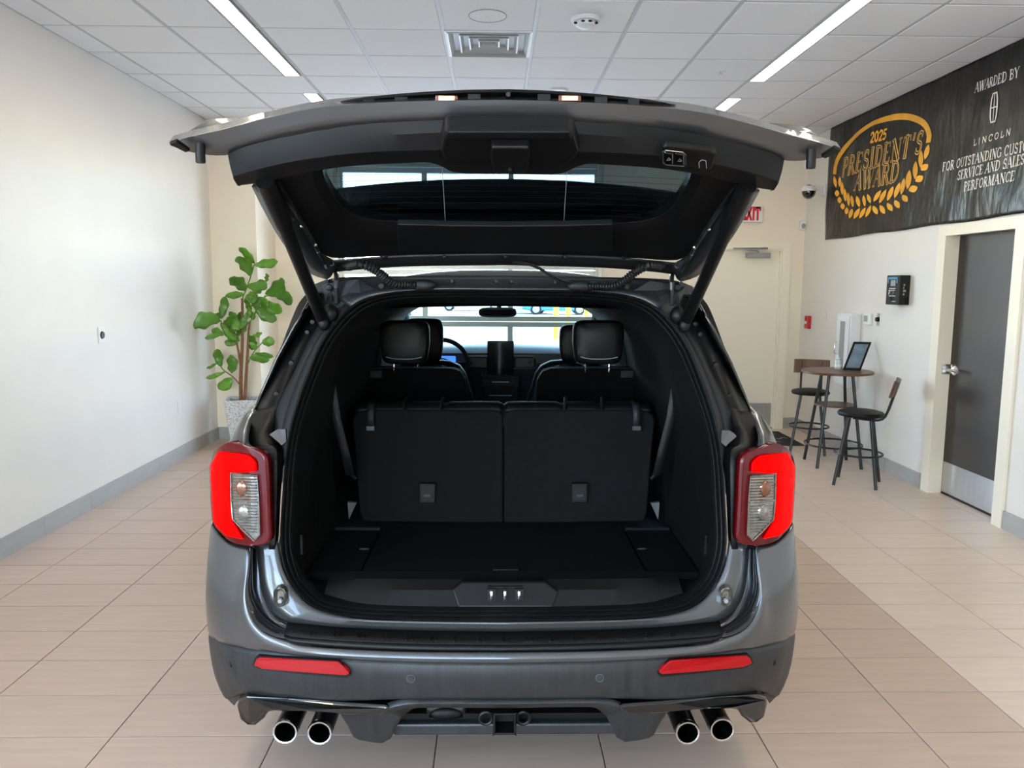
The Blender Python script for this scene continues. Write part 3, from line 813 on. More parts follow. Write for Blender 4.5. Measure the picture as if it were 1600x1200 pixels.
def second_row(m_):
    fx = (lambda x: x) if not m_ else (lambda x: 1567 - x)
    P = [(fx(a), b) for a, b in [(540, 660), (540, 592), (544, 583), (552, 578), (566, 576), (640, 575), (706, 576), (718, 580), (725, 588), (728, 600), (731, 660)]]
    s = obj('second_row_seat', slab(P, 0, 4.10, 4.03, 575, 660, 0.12), 'carpet', car, angle=30, bevel=0.012)
    obj('seat_piping', MB().tube([onY(x, y, 4.09) for x, y in [(fx(a), b) for a, b in [(548, 580), (566, 575.5), (640, 574.5), (706, 575.5), (719, 580), (727, 592)]]], 0.0035, 6), 'stool_steel', s)
    x0, x1 = sorted((fx(594), fx(672)))
    mb, c, w, h = cushion(x0, x1, 500, 569, 4.10, 0.13)
    hr = obj('headrest', mb, 'leather', s)
    for x in (615, 652):
        c2 = onY(fx(x), 571, 4.10)
        obj('headrest_post', MB().tube([c2 + (0, 0, 0.03), c2 + (0, 0, -0.04)], 0.0065, 8), 'chrome', hr)
    obj('headrest_seam', MB().tube([c + np.array((w * a, -0.066, -h * 0.72 + 0.03 * (abs(a))**3)) for a in np.linspace(-0.72, 0.72, 9)], 0.0025, 6), 'stitch', hr)
    c = onY(fx(584), 584, 4.08)
    obj('child_anchor', MB().box(c + (-0.045, -0.01, -0.025), c + (0.045, 0.02, 0.02)), 'trim_plastic', s, angle=0, bevel=0.006)
second_row(False); second_row(True)
for m_ in (False, True):
    fx = (lambda x: x) if not m_ else (lambda x: 1564 - x)
    P = [(fx(a), b) for a, b in [(632, 660), (636, 590), (650, 570), (680, 563), (703, 565), (718, 572), (727, 584), (733, 602), (745, 640), (748, 660)]]
    s = obj('front_seat', slab(P, 0, 5.0, 4.9, 563, 660, 0.12), 'leather', car, angle=40, bevel=0.03, bseg=3)
    obj('seat_seam', MB().tube([onY(fx(a), b, 4.985) for a, b in [(690, 571), (706, 575), (716, 582), (722, 595)]], 0.003, 6), 'stitch', s)
    x0, x1 = sorted((fx(632), fx(693 if not m_ else 690)))
    mb, c, w, h = cushion(x0, x1, 497 if not m_ else 507, 566, 5.0, 0.12)
    hr = obj('headrest', mb, 'leather', s)
    for dx in (-0.06, 0.06): obj('headrest_post', MB().tube([c + (dx, 0, -h + 0.02), c + (dx, 0, -h - 0.06)], 0.0065, 8), 'chrome', hr)

# ---- cargo floor, sill, side bins
zf = 0.690
fa = onY(787, 905, 2.66)
cargo = obj('cargo_floor', MB().box((XC - 0.50, 2.66, zf - 0.03), (XC + 0.50, 3.26, zf)), 'carpet', car, angle=0, bevel=0.004)
for sg in (-1, 1):
    a = XC + sg * 0.506; b = XC + sg * 0.69
    obj('side_floor_panel', MB().box((min(a, b), 2.68, zf - 0.03), (max(a, b), 3.16, zf - 0.003)), 'carpet', cargo, angle=0, bevel=0.004)
    c = np.array((XC + sg * 0.53, 2.92, zf))
    obj('finger_tab', MB().ell(c, (0.02, 0.006, 0.004), 10, 6), 'dim_grey', cargo)
    obj('floor_edge_strip', MB().box((min(a, b) , 3.165, zf - 0.03), (max(a, b), 3.18, zf + 0.006)), 'trim_plastic', cargo, angle=0)
c = onY(790, 903, 2.70)
obj('floor_handle', MB().box((c[0] - 0.045, 2.685, zf), (c[0] + 0.045, 2.71, zf + 0.006)), 'trim_plastic', cargo, angle=0, bevel=0.002)
# rear sill trim: face from seal up, then top with ribs
bt = [(505, 940, 2.56), (512, 936, 2.56), (560, 944, 2.55), (650, 948, 2.545), (787, 949, 2.54)]
sa = full([(507, 928, 2.575), (560, 942, 2.553), (650, 947, 2.548), (787, 948, 2.543)], 24)
sbb = full([(510, 916, 2.60), (560, 921, 2.585), (650, 922, 2.58), (787, 922, 2.578)], 24)
sc2 = full([(512, 908, 2.63), (560, 904, 2.625), (650, 905, 2.62), (787, 905, 2.62)], 24)
sd = [np.array((p[0], 2.68, zf + 0.002)) for p in sc2]
sill = obj('sill_trim', MB().grid([sa, sbb, sc2, sd]), 'trim_plastic', car, angle=20)
for px in list(np.arange(540, 706, 11)) + list(np.arange(866, 1035, 11)):
    a_, b_ = onY(px, 918, 2.598), onY(px, 907, 2.632)
    obj('sill_rib', MB().tube([a_ + (0, -0.003, 0.002), b_ + (0, -0.003, 0.002)], 0.0028, 5), 'rubber', sill)
pl = [(707, 922), (722, 909), (851, 909), (873, 925), (864, 949), (716, 949)]
lh = obj('latch_housing', MB().prism([onY(x, y, 2.585 - 0.0012 * (y - 909)) for x, y in pl], (0, 0.05, 0.0)), 'black_plastic', sill, angle=0, bevel=0.006)
for px, w_ in ((768, 0.014), (789, 0.006), (811, 0.014)):
    c = onY(px, 929, 2.556)
    obj('striker_slot', MB().box(c + (-w_, -0.006, -0.022), c + (w_, 0.006, 0.02)), 'dark_cavity', lh, angle=0)
    obj('striker', MB().tube([c + (0, -0.008, -0.018), c + (0, -0.014, 0.0), c + (0, -0.008, 0.014)], 0.0045, 6), 'chrome', lh)
c = onY(789, 917, 2.572)
obj('striker_edge', MB().box(c + (-0.057, -0.004, -0.003), c + (0.057, 0.004, 0.003)), 'trim_plastic', lh, angle=0)
# side trim details
for m_ in (False, True):
    fx = (lambda x: x) if not m_ else (lambda x: 1573.5 - x)
    def W(px, py, y): return onY(fx(px), py, y)
    P = [W(494, 700, 2.98), W(513, 690, 3.1), W(520, 780, 3.1), W(490, 822, 2.86)]
    obj('side_trim_panel', MB().prism(P, (0.012 if not m_ else -0.012, 0, 0)), 'carpet', car, angle=0)
    q = [W(517, 600, 3.06), W(526, 655, 3.08), W(539, 705, 3.12), W(547, 742, 3.16)]
    sgn = 1 if not m_ else -1
    bl = obj('seat_belt', MB().grid([[p + np.array((-0.017, 0, 0)), p + np.array((0.017, 0, 0))] for p in q]), 'belt', car, solid=0.003)
    obj('belt_buckle', MB().tube([W(541, 735, 3.2), W(556, 748, 3.21)], 0.008, 6), 'trim_plastic', bl)
    obj('buckle_stud', MB().ell(W(551, 740, 3.18), (0.007, 0.006, 0.009), 8, 6), 'chrome', bl)
    for (a_, b_), y in (((478, 704), 2.82), ((499, 684), 2.95)):
        c = W(a_, b_, y)
        obj('bag_hook', MB().box(c + (-0.006, -0.01, -0.02), c + (0.006, 0.01, 0.02)), 'trim_plastic', car, angle=0, bevel=0.003)
    P = [W(543, 785, 3.3), W(557, 786, 3.3), W(545, 812, 3.3)]
    obj('belt_anchor_cover', MB().prism(P, (0, 0.02, 0)), 'mount_grey', car, angle=0)
    P = [W(516, 668, 3.6), W(524, 664, 3.6), W(544, 664, 3.6), W(545, 672, 3.6), W(520, 705, 3.6)]
    obj('wheel_well_trim', MB().prism(P, (0, 0.03, 0)), 'lit_teal_trim', car, angle=0)
    for pts in ([(521, 584), (526, 578), (545, 575), (543, 588), (523, 592)], [(523, 600), (542, 590), (541, 611), (527, 620)]):
        obj('door_arm_rest', MB().prism([W(x, y, 4.5) for x, y in pts], (0, 0.04, 0)), 'lit_teal_trim', car, angle=0)  # paler teal stands for light falling on the front door panels
    c = W(472, 850, 2.66)
    obj('tie_down', MB().box(c + (-0.004, -0.01, -0.035), c + (0.004, 0.01, 0.035)), 'trim_plastic', car, angle=0)
    obj('front_belt', MB().grid([[p + np.array((-0.016, 0, 0)), p + np.array((0.016, 0, 0))] for p in [W(601, 487, 4.35), W(597, 520, 4.35), W(590, 575, 4.3)]]), 'belt', car, solid=0.003)

# ---- pillars and jambs
def strip(name, A, B, m, n=30, **k):
    ra, rb = catmull([LP(p) for p in A], n), catmull([LP(p) for p in B], n)
    mid = lerp_rows(ra, rb, 0.5)
    if 'bulge' in k:
        bg = k.pop('bulge')
        mid = [p + np.array((0, bg, 0)) for p in mid]
    par = k.pop('parent', car)
    return both(name, MB().grid([ra, mid, rb]), m, par, **k)
G_ = [(494, 444, 3.06), (480, 460, 3.05), (467, 477, 3.03), (440, 545, 2.96), (420, 596, 2.90), (403, 642, 2.84)]
K_ = [(512, 478, 2.94), (505, 492, 2.93), (497, 512, 2.91), (470, 558, 2.84), (447, 606, 2.77), (431, 642, 2.73)]
strip('quarter_glass', G_, K_, 'pillar_black', solid=0.01, bulge=-0.01)
S2 = [(547, 479, 2.905), (524, 502, 2.875), (500, 537, 2.825), (480, 585, 2.765), (464, 630, 2.705), (452, 675, 2.655), (445, 720, 2.62)]
K2 = [(520, 470, 2.925), (509, 490, 2.925), (494, 515, 2.90), (464, 568, 2.83), (443, 615, 2.76), (429, 652, 2.72), (424, 700, 2.68)]
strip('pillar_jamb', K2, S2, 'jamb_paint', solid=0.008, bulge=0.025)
for k_, (a, b, y) in enumerate(((481, 519, 2.88), (456, 567, 2.84), (433, 615, 2.78), (489, 503, 2.88))):
    both('jamb_bolt', MB().lathe([(0, -0.014), (0.008, -0.012), (0.011, 0)], onY(a, b, y), 10, 'y'), 'black_plastic', car)
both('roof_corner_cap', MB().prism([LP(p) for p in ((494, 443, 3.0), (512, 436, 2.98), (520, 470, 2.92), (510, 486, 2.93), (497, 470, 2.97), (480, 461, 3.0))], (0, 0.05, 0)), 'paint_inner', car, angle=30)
both('strut_mount', MB().ell(onY(516, 490, 2.88), (0.03, 0.03, 0.035), 12, 8), 'black_plastic', car)
# top jamb strip
ta = full([(500, 448, 3.0), (513, 437, 2.99), (545, 433, 2.985), (650, 431, 2.98), (787, 430.5, 2.98)], 30)
tb = full([(548, 482, 2.90), (565, 469, 2.91), (594, 460, 2.92), (668, 453, 2.93), (787, 453, 2.93)], 30)
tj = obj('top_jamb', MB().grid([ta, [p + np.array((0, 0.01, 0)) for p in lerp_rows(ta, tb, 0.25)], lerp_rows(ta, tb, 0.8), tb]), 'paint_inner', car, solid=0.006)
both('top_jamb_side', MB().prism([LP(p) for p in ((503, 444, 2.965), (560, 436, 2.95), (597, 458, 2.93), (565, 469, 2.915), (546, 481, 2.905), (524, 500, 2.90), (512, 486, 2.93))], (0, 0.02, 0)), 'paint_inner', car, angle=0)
for px, py in ((707, 440), (776, 440), (800, 440), (868, 441)):
    obj('jamb_bolt', MB().lathe([(0, -0.012), (0.007, -0.01), (0.010, 0)], onY(px, py, 2.945), 10, 'y'), 'black_plastic', tj)
for px, py in ((514, 449), (596, 447), (980, 448), (1059, 449)):
    obj('jamb_plug', MB().lathe([(0, -0.008), (0.010, -0.006), (0.013, 0)], onY(px, py, 2.94), 12, 'y'), 'rubber', tj)
both('hinge_slot', MB().box(onY(525, 449, 2.925) + (-0.007, -0.006, -0.06), onY(525, 449, 2.925) + (0.007, 0.01, 0.03)), 'dark_cavity', car, angle=0, bevel=0.004)

# ---- lower jamb (paint), drain channel, black lamp mounts
A2 = [(402, 852, 2.565), (404, 880, 2.55), (408, 915, 2.53), (417, 942, 2.513), (435, 962, 2.50), (458, 973, 2.489), (520, 979.5, 2.482), (650, 985, 2.475), (787, 987, 2.472)]
B2 = [(434, 845, 2.565), (437, 868, 2.55), (443, 892, 2.535), (455, 914, 2.525), (474, 938, 2.51), (500, 954, 2.50), (555, 966, 2.49), (650, 970, 2.485), (787, 971.5, 2.48)]
ra, rb = full(A2, 44), full(B2, 44)
lj = obj('lower_jamb', MB().grid([ra, [p + np.array((0, -0.008, 0.004)) for p in lerp_rows(ra, rb, 0.35)], lerp_rows(ra, rb, 0.75), rb]), 'paint', car, solid=0.008)
for px in (438.5, 1133.5):
    c = onY(px, 931, 2.495)
    cup = []
    for (s, dy) in ((1.25, 0.012), (1.2, -0.012), (1.0, -0.016), (0.88, -0.008), (0.6, 0.0), (0.0, 0.002)):
        row = []
        for t in np.linspace(0, 2 * math.pi, 28, endpoint=False):
            cx, sz = math.cos(t), math.sin(t)
            x = 0.017 * s * cx; z = 0.017 * s * sz + (0.013 if sz > 0 else -0.013) * min(1, s)
            row.append(c + np.array((x, dy, z)))
        cup.append(row)
    cp = obj('bump_stop_cup', MB().grid(cup, close=True), 'lens_clear', lj)
    obj('cup_bolt', MB().lathe([(0, -0.012), (0.007, -0.010), (0.009, 0.0)], c + (0, -0.004, -0.014), 6, 'y'), 'grey_plastic', cp)
CA = [(391, 853, 2.50), (388, 890, 2.475), (384, 925, 2.455), (389, 955, 2.44), (405, 982, 2.42), (430, 995, 2.41), (455, 1000, 2.405)]
CM = [(396, 853, 2.58), (396, 890, 2.56), (397, 920, 2.54), (405, 945, 2.52), (420, 965, 2.50), (440, 980, 2.48), (456, 986, 2.46)]
CB = [(403, 853, 2.565), (405, 882, 2.55), (409, 917, 2.53), (418, 944, 2.513), (436, 964, 2.50), (450, 971, 2.488), (460, 975, 2.482)]
both('drain_channel', MB().grid([catmull([LP(p) for p in r], 26) for r in (CA, CM, CB)]), 'channel_paint', car, solid=0.006)
MA = [(402, 643, 2.79), (394, 655, 2.76), (389, 675, 2.70), (392, 696, 2.62), (408, 702, 2.58), (416, 718, 2.56), (419, 770, 2.55), (421, 830, 2.55), (420, 858, 2.55)]
MM = [(420, 640, 2.76), (414, 660, 2.72), (411, 675, 2.67), (418, 695, 2.61), (430, 702, 2.58), (432, 720, 2.57), (431, 770, 2.56), (430, 830, 2.555), (428, 858, 2.555)]
MC = [(432, 634, 2.74), (428, 660, 2.70), (426, 680, 2.665), (437, 695, 2.64), (441, 705, 2.63), (441, 725, 2.615), (437, 774, 2.59), (434, 835, 2.575), (432, 858, 2.57)]
both('lamp_mount', MB().grid([catmull([LP(p) for p in r], 30) for r in (MA, MM, MC)]), 'black_plastic', car, solid=0.008)
both('mount_plate', MB().prism([LP(p) for p in ((421, 679, 2.66), (433, 671, 2.68), (446, 671, 2.66), (447, 690, 2.63), (440, 696, 2.62), (434, 690, 2.63))], (0, 0.01, 0)), 'mount_grey', car, angle=0)
QA = [('w', -0.955, 3.1, 1.20), (361, 690, 2.66), (360, 695, 2.60), (372, 698, 2.56), (388, 702, 2.54)]
QB = [('w', -0.93, 3.1, 1.24), (369, 667, 2.74), (371, 672, 2.69), (381, 676, 2.65), (389, 677, 2.64)]
QC = [('w', -0.91, 3.1, 1.27), (382, 649, 2.80), (385, 654, 2.77), (390, 658, 2.76), (393, 660, 2.755)]
QD = [('w', -0.90, 3.1, 1.29), (398, 640, 2.84), (400, 642, 2.82), (402, 643, 2.80), (402, 644, 2.80)]
both('quarter_shoulder', MB().grid([catmull([LP(p) for p in r], 20) for r in (QA, QB, QC, QD)]), 'paint', car, solid=0.008)

# ---- bumper
BA = [('w', -0.985, 3.05, 0.86), (331, 812, 2.66), (338, 826, 2.60), (356, 844, 2.55), (375, 852, 2.52), (391, 855, 2.495), (388, 890, 2.47), (384, 925, 2.45), (389, 955, 2.435), (405, 982, 2.415), (430, 996, 2.40), (452, 1001, 2.395), (462, 1007, 2.39), (540, 1014, 2.38), (650, 1018, 2.37), (787, 1019, 2.365)]
BM1 = [('w', -0.995, 3.05, 0.77), (325, 870, 2.64), (332, 878, 2.57), (346, 890, 2.525), (362, 900, 2.495), (376, 908, 2.478), (378, 925, 2.46), (378, 945, 2.445), (384, 968, 2.43), (402, 993, 2.41), (428, 1004, 2.395), (450, 1008, 2.388), (465, 1013, 2.383), (540, 1019, 2.373), (650, 1023, 2.363), (787, 1024, 2.357)]
BM2 = [('w', -1.0, 3.05, 0.66), (321.5, 928, 2.62), (330, 938, 2.555), (344, 950, 2.515), (358, 960, 2.488), (368, 966, 2.472), (373, 976, 2.458), (378, 984, 2.445), (388, 994, 2.43), (406, 1004, 2.41), (430, 1011, 2.393), (452, 1014.5, 2.384), (470, 1018, 2.378), (545, 1024, 2.367), (655, 1028, 2.357), (787, 1029, 2.351)]
BB = [('w', -0.985, 3.05, 0.58), (327, 990, 2.62), (335, 1001, 2.555), (348, 1007, 2.51), (362, 1010.5, 2.48), (374, 1012.5, 2.463), (384, 1014, 2.45), (396, 1016, 2.438), (410, 1018, 2.425), (425, 1019.5, 2.41), (440, 1021, 2.398), (458, 1023, 2.39), (478, 1025, 2.382), (550, 1030.5, 2.37), (655, 1035, 2.36), (787, 1036.5, 2.355)]
bumper = obj('rear_bumper', MB().grid([full(r, 60) for r in (BA, BM1, BM2, BB)]), 'paint', car, solid=0.01, soff=0, subd=1)
D0 = [('w', -0.985, 3.05, 0.58), (328, 986, 2.65), (337, 996, 2.585), (350, 1002, 2.535), (385, 1009, 2.475), (440, 1016, 2.42), (520, 1024, 2.395), (655, 1030, 2.38), (787, 1031.5, 2.375)]
D0b = [('w', -0.985, 3.05, 0.57), (327.5, 994, 2.632), (336, 1005, 2.567), (350, 1011, 2.517), (385, 1018, 2.457), (440, 1025, 2.407), (520, 1032.5, 2.382), (655, 1038, 2.369), (787, 1039.5, 2.364)]
D1 = [('w', -0.97, 3.05, 0.52), (331, 1020, 2.63), (340, 1030, 2.56), (354, 1035, 2.512), (388, 1040, 2.455), (442, 1045, 2.405), (520, 1050, 2.38), (655, 1054, 2.365), (787, 1055, 2.36)]
D2 = [('w', -0.95, 3.05, 0.45), (337, 1055, 2.635), (347, 1060, 2.565), (361, 1064, 2.52), (394, 1068, 2.465), (446, 1072, 2.415), (522, 1077, 2.39), (655, 1080, 2.375), (787, 1081, 2.37)]
D3 = [('w', -0.92, 3.05, 0.36), (353, 1090, 2.64), (366, 1091, 2.575), (380, 1086, 2.54), (405, 1088, 2.49), (450, 1091, 2.44), (522, 1096, 2.41), (640, 1093, 2.385), (787, 1093.5, 2.38)]
lowb = obj('lower_bumper', MB().grid([full(r, 60) for r in (D0, D0b, D1, D2, D3)]), 'bumper_grey', car, solid=0.01, subd=1)
both('bumper_corner_end', MB().prism([LP(p) for p in ((353, 1090, 2.62), (366, 1103, 2.60), (370, 1096, 2.575), (384, 1088, 2.55), (366, 1086, 2.57))], (0, 0.12, 0)), 'bumper_grey', lowb, angle=30)
V0 = full([(600, 1101, 2.40), (625, 1093, 2.39), (660, 1092.5, 2.384), (787, 1093, 2.378)], 30)
V1 = full([(600, 1108, 2.39), (630, 1100, 2.383), (660, 1098, 2.378), (787, 1098.5, 2.372)], 30)
V2 = full([(628, 1118, 2.41), (645, 1105, 2.40), (662, 1103, 2.395), (787, 1103.5, 2.39)], 30)
obj('valance_lip', MB().grid([V0, V1, V2]), 'bumper_grey', lowb, solid=0.012)
LG = [(525, 1098), (612, 1099), (640, 1099), (647, 1104), (631, 1116), (622, 1132), (610, 1156), (597, 1163.5), (577, 1161), (560, 1158), (551, 1153), (541, 1133), (531, 1118)]
both('valance_leg', MB().prism([onY(x, y, 2.415 + 0.0009 * (y - 1098)) for x, y in LG], (0, 0.10, 0.0)), 'bumper_grey', lowb, angle=0, bevel=0.012, bseg=3)
GB = [(372, 1093), (384, 1089.5), (450, 1093), (520, 1097), (602, 1102), (609.5, 1106), (603, 1114), (593, 1119), (540, 1118), (480, 1113), (430, 1112), (418, 1114), (412, 1124), (398, 1135), (386, 1134), (375, 1126), (369, 1102)]
def gy(x): return float(np.interp(x, [369, 385, 450, 609], [2.52, 2.465, 2.415, 2.375]))
both('gloss_diffuser', MB().prism([onY(x, y, gy(x)) for x, y in GB], (0, 0.07, 0.0)), 'gloss_black', lowb, angle=0, bevel=0.01, bseg=3)
# reflectors and parking sensors
RFp = [(396, 1040), (400, 1031), (406, 1027.5), (470, 1031.5), (528, 1034.5), (535, 1040), (546, 1052), (541, 1056), (470, 1051), (410, 1045.5)]
both('bumper_reflector', MB().prism([onY(x, y, float(np.interp(x, [396, 440, 520, 546], [2.43, 2.385, 2.362, 2.355])) - 0.008) for x, y in RFp], (0, 0.02, 0)), 'reflector_red', lowb, angle=0, bevel=0.003)
both('reflector_surround', MB().prism([onY(470 + (x - 470) * 1.025, 1041 + (y - 1041) * 1.25, float(np.interp(x, [396, 440, 520, 546], [2.43, 2.385, 2.362, 2.355])) - 0.003) for x, y in RFp], (0, 0.01, 0)), 'black_plastic', lowb, angle=0)
for px, py, y in ((642, 1060, 2.363), (937, 1059, 2.363)):
    o_ = obj('parking_sensor', MB().lathe([(0, -0.006), (0.009, -0.005), (0.0105, 0)], onY(px, py, y), 18, 'y'), 'bumper_grey', lowb)
    obj('sensor_ring', MB().lathe([(0.0108, 0), (0.011, -0.004), (0.013, -0.004), (0.0135, 0.002)], onY(px, py, y), 20, 'y'), 'mount_grey', o_)
for px, py, y in ((362, 1038, 2.497), (1209, 1035, 2.497)):
    c = onY(px, py, y)
    obj('parking_sensor', MB().ell(c, (0.008, 0.006, 0.011), 14, 8), 'trim_plastic', lowb)
# step protector
P0 = [(449, 973, 2.486), (460, 974.5, 2.482), (540, 981, 2.48), (650, 986, 2.473), (787, 988, 2.47)]
P1 = [(444, 992, 2.412), (452, 995, 2.408), (540, 1001.5, 2.395), (650, 1006, 2.385), (787, 1007.5, 2.38)]
P2 = [(444, 996, 2.402), (455, 1003, 2.398), (540, 1012, 2.385), (650, 1016.5, 2.375), (787, 1018.5, 2.37)]
pr0, pr1, pr2 = full(P0, 30), full(P1, 30), full(P2, 30)
prot = obj('step_protector', MB().grid([pr0, pr1]), 'trim_plastic', bumper, solid=0.006)
obj('protector_lip', MB().grid([pr1, pr2]), 'black_plastic', prot, solid=0.005)
for i in range(17):
    px = 488 + i * 37.5
    s_ = abs(px - 787) / 340
    yt, yb = 987.5 - 13 * s_**2, 1007 - 13 * s_**2
    for dx in (-4, 5):
        obj('protector_rib', MB().tube([onY(px + dx * 0.7, yt + 4, 2.452 + 0.02 * s_**2), onY(px + dx, yb - 4, 2.388 + 0.025 * s_**2)], 0.003, 5), 'trim_plastic', prot)

# ---- tail lamps
def dep(x): return float(np.interp(x, [322, 328, 335, 350, 370, 395, 425], [2.72, 2.645, 2.60, 2.55, 2.515, 2.49, 2.475]))
def polygrid(poly, ny, nx, off=0.0):
    ys = np.array([p[1] for p in poly]); y0, y1 = ys.min(), ys.max()
    rows = []
    for y in np.linspace(y0 + 0.02, y1 - 0.02, ny):
        X = []
        for (xa, ya), (xb, yb) in zip(poly, poly[1:] + poly[:1]):
            if (ya - y) * (yb - y) < 0: X.append(xa + (xb - xa) * (y - ya) / (yb - ya))
        if len(X) < 2: continue
        rows.append([onY(x, y, dep(x) + off) for x in np.linspace(min(X), max(X), nx)])
    return MB().grid(rows)
def q(lst): return [(310 + a / 6.319, 680 + b / 6.319) for a, b in lst]
LENS = q([(320, 62), (480, 122), (610, 160), (655, 200), (675, 250), (685, 420), (695, 700), (708, 1010), (690, 1060), (640, 1088), (520, 1098), (400, 1080), (290, 1040), (170, 915), (135, 845), (118, 600), (106, 310), (150, 170), (210, 108)])
tls = both('tail_lamp', polygrid(LENS, 40, 16), 'lens_dark_red', car, solid=0.03, soff=-1, fix=True)
RTOP = q([(200, 165), (300, 172), (480, 188), (540, 235), (568, 270), (570, 358), (310, 372), (130, 372), (120, 300)])
RLEFT = q([(121, 350), (302, 350), (306, 640), (322, 830), (440, 1022), (310, 1010), (255, 975), (165, 880), (148, 830), (136, 600)])
CLR = q([(318, 372), (580, 402), (596, 640), (606, 985), (548, 1045), (430, 930), (338, 830), (322, 650)])
for i, tl in enumerate(tls):
    fm = (lambda m: m) if i == 0 else mirror_mb
    obj('light_guide', fm(polygrid(RTOP, 14, 14, -0.008).add(*(lambda g: (g.v, g.f))(polygrid(RLEFT, 24, 10, -0.008)))), 'lamp_red', tl, solid=0.004, fix=False)
    cl = obj('clear_lens', fm(polygrid(CLR, 24, 10, -0.006)), 'lens_clear', tl)
    obj('chrome_rim', fm(MB().tube([onY(x, y, dep(x) - 0.01) for x, y in CLR], 0.0022, 6, closed=True)), 'lens_clear', tl)
    obj('lamp_divider', fm(MB().tube([onY(x, y, dep(x) - 0.009) for x, y in q([(325, 640), (590, 660)])], 0.004, 6)), 'lens_clear', cl)
    for k, (cx, cy, mm) in enumerate(((440, 520, 'lens_amber'), (460, 760, 'lens_clear'))):
        x, y = q([(cx, cy)])[0]
        obj('bulb_reflector', fm(MB().ell(onY(x, y, dep(x) - 0.004), (0.026, 0.011, 0.027), 16, 10)), mm, cl)
    for k in range(20):
        yy = 400 + k * 29
        if abs(yy - 650) < 14: continue
        xl = 335 if yy < 830 else 335 + (yy - 830) * 1.0
        xr = 575 if yy < 980 else 575 - (yy - 980)
        if xr - xl < 20: continue
        (xa, ya), (xb, yb) = q([(xl, yy), (xr, yy + 8)])
        obj('lens_ridge', fm(MB().tube([onY(xa, ya, dep(xa) - 0.008), onY((xa + xb) / 2, (ya + yb) / 2, dep((xa + xb) / 2) - 0.009), onY(xb, yb, dep(xb) - 0.008)], 0.0016, 4)), 'lens_amber' if (yy < 640 and k % 3 != 0) else 'lens_clear', cl)

# ---- exhausts, hitch
for px, py in ((445.5, 1143), (499.5, 1144.5), (1074, 1144.5), (1128, 1139.5)):
    c = onY(px, py, 2.40)
    r_ = 0.0385
    ex = obj('exhaust_tip', MB().lathe([(r_, 0), (r_, 0.26)], c, 28, 'y'), 'exhaust_dark', car)
    obj('chrome_ring', MB().lathe([(r_ - 0.006, 0.004), (r_ - 0.005, -0.004), (r_, -0.005), (r_ + 0.002, 0.0), (r_ + 0.001, 0.012)], c, 28, 'y'), 'chrome', ex)
    obj('inner_pipe', MB().lathe([(r_ - 0.005, 0.003), (r_ - 0.006, 0.12), (0.0, 0.122)], c, 28, 'y'), 'exhaust_dark', ex)
h0 = onY(614, 1150, 2.50); h1 = onY(966, 1131, 2.50)
beam = obj('hitch_beam', MB().box((h0[0], 2.50, h0[2]), (h1[0], 2.58, h0[2] + 0.042)), 'bumper_grey', car, angle=0, bevel=0.008)
obj('beam_shadow_gap', MB().box((h0[0] + 0.01, 2.53, h0[2] + 0.04), (h1[0] - 0.01, 2.58, h0[2] + 0.062)), 'black_plastic', beam, angle=0)
obj('under_panel', MB().box((h0[0] - 0.03, 2.60, h0[2] + 0.02), (h1[0] + 0.03, 2.62, 0.40)), 'trim_plastic', car, angle=0)
c = onY(788.5, 1132, 2.43)
hb = MB()
R1 = 0.038
for a_, b_ in (((-R1, -R1), (R1, -R1 + 0.008)), ((-R1, R1 - 0.008), (R1, R1)), ((-R1, -R1), (-R1 + 0.008, R1)), ((R1 - 0.008, -R1), (R1, R1))):
    hb.box((c[0] + a_[0], 2.43, c[2] + a_[1]), (c[0] + b_[0], 2.56, c[2] + b_[1]))
hr_ = obj('hitch_receiver', hb, 'trim_plastic', beam, angle=0, bevel=0.003)
obj('receiver_cavity', MB().box((c[0] - 0.03, 2.5, c[2] - 0.03), (c[0] + 0.03, 2.505, c[2] + 0.03)), 'dark_cavity', hr_, angle=0)
for dx in (-0.062, 0.062):
    cc = c + np.array((dx, 0.05, -0.006))
    obj('chain_loop', MB().tube([cc + np.array((0.021 * math.cos(t), 0, 0.021 * math.sin(t))) for t in np.linspace(0, 2 * math.pi, 20, endpoint=False)], 0.007, 8, closed=True), 'black_plastic', beam)
a_, b_ = onY(664, 1128, 2.53), onY(730, 1103, 2.53)
plg = obj('trailer_plug', MB().box((a_[0], 2.53, a_[2]), (b_[0], 2.60, b_[2])), 'black_plastic', car, angle=0, bevel=0.015, bseg=3)
obj('plug_cover', MB().ell(((a_[0] + b_[0]) / 2, 2.53, (a_[2] + b_[2]) / 2), (0.055, 0.012, 0.022), 18, 8), 'trim_plastic', plg)
a_ = onY(850, 1121, 2.54)
obj('hitch_bracket', MB().box((c[0] + 0.05, 2.54, a_[2] - 0.012), (a_[0], 2.56, a_[2] + 0.012)), 'black_plastic', beam, angle=0)

# ---- raised liftgate
GA = np.array((0, 2.98, 1.745)); GT = np.array((0, -0.9242, 0.3820)); GN = np.array((0, -0.3820, -0.9242))
def onG(px, py, off=0.0):
    d = ray(px, py); p0 = GA + GN * off
    return _O + d * (np.dot(p0 - _O, GN) / np.dot(d, GN))
def gfull(row, n, off=None):
    P = [onG(p[0], p[1], p[2] if off is None else off) for p in row]
    P[-1][0] = XC
    h = catmull(P, n)
    return h + mir(h)[::-1][1:]
def ghalf(row, n): return catmull([onG(*p) for p in row], n)
lip = [(265, 224, -0.03), (300, 214, -0.03), (345, 204, -0.03), (420, 185, -0.03), (500, 169, -0.03), (600, 161, -0.03), (700, 158, -0.03), (787, 157, -0.03)]
lipb = [(268, 228, -0.02), (310, 239, -0.01), (357, 241, 0.0), (420, 220, 0.0), (500, 203, 0.0), (600, 191.5, 0.0), (700, 187, 0.0), (787, 186, 0.0)]
r1, r2 = gfull(lip, 40), gfull(lipb, 40)
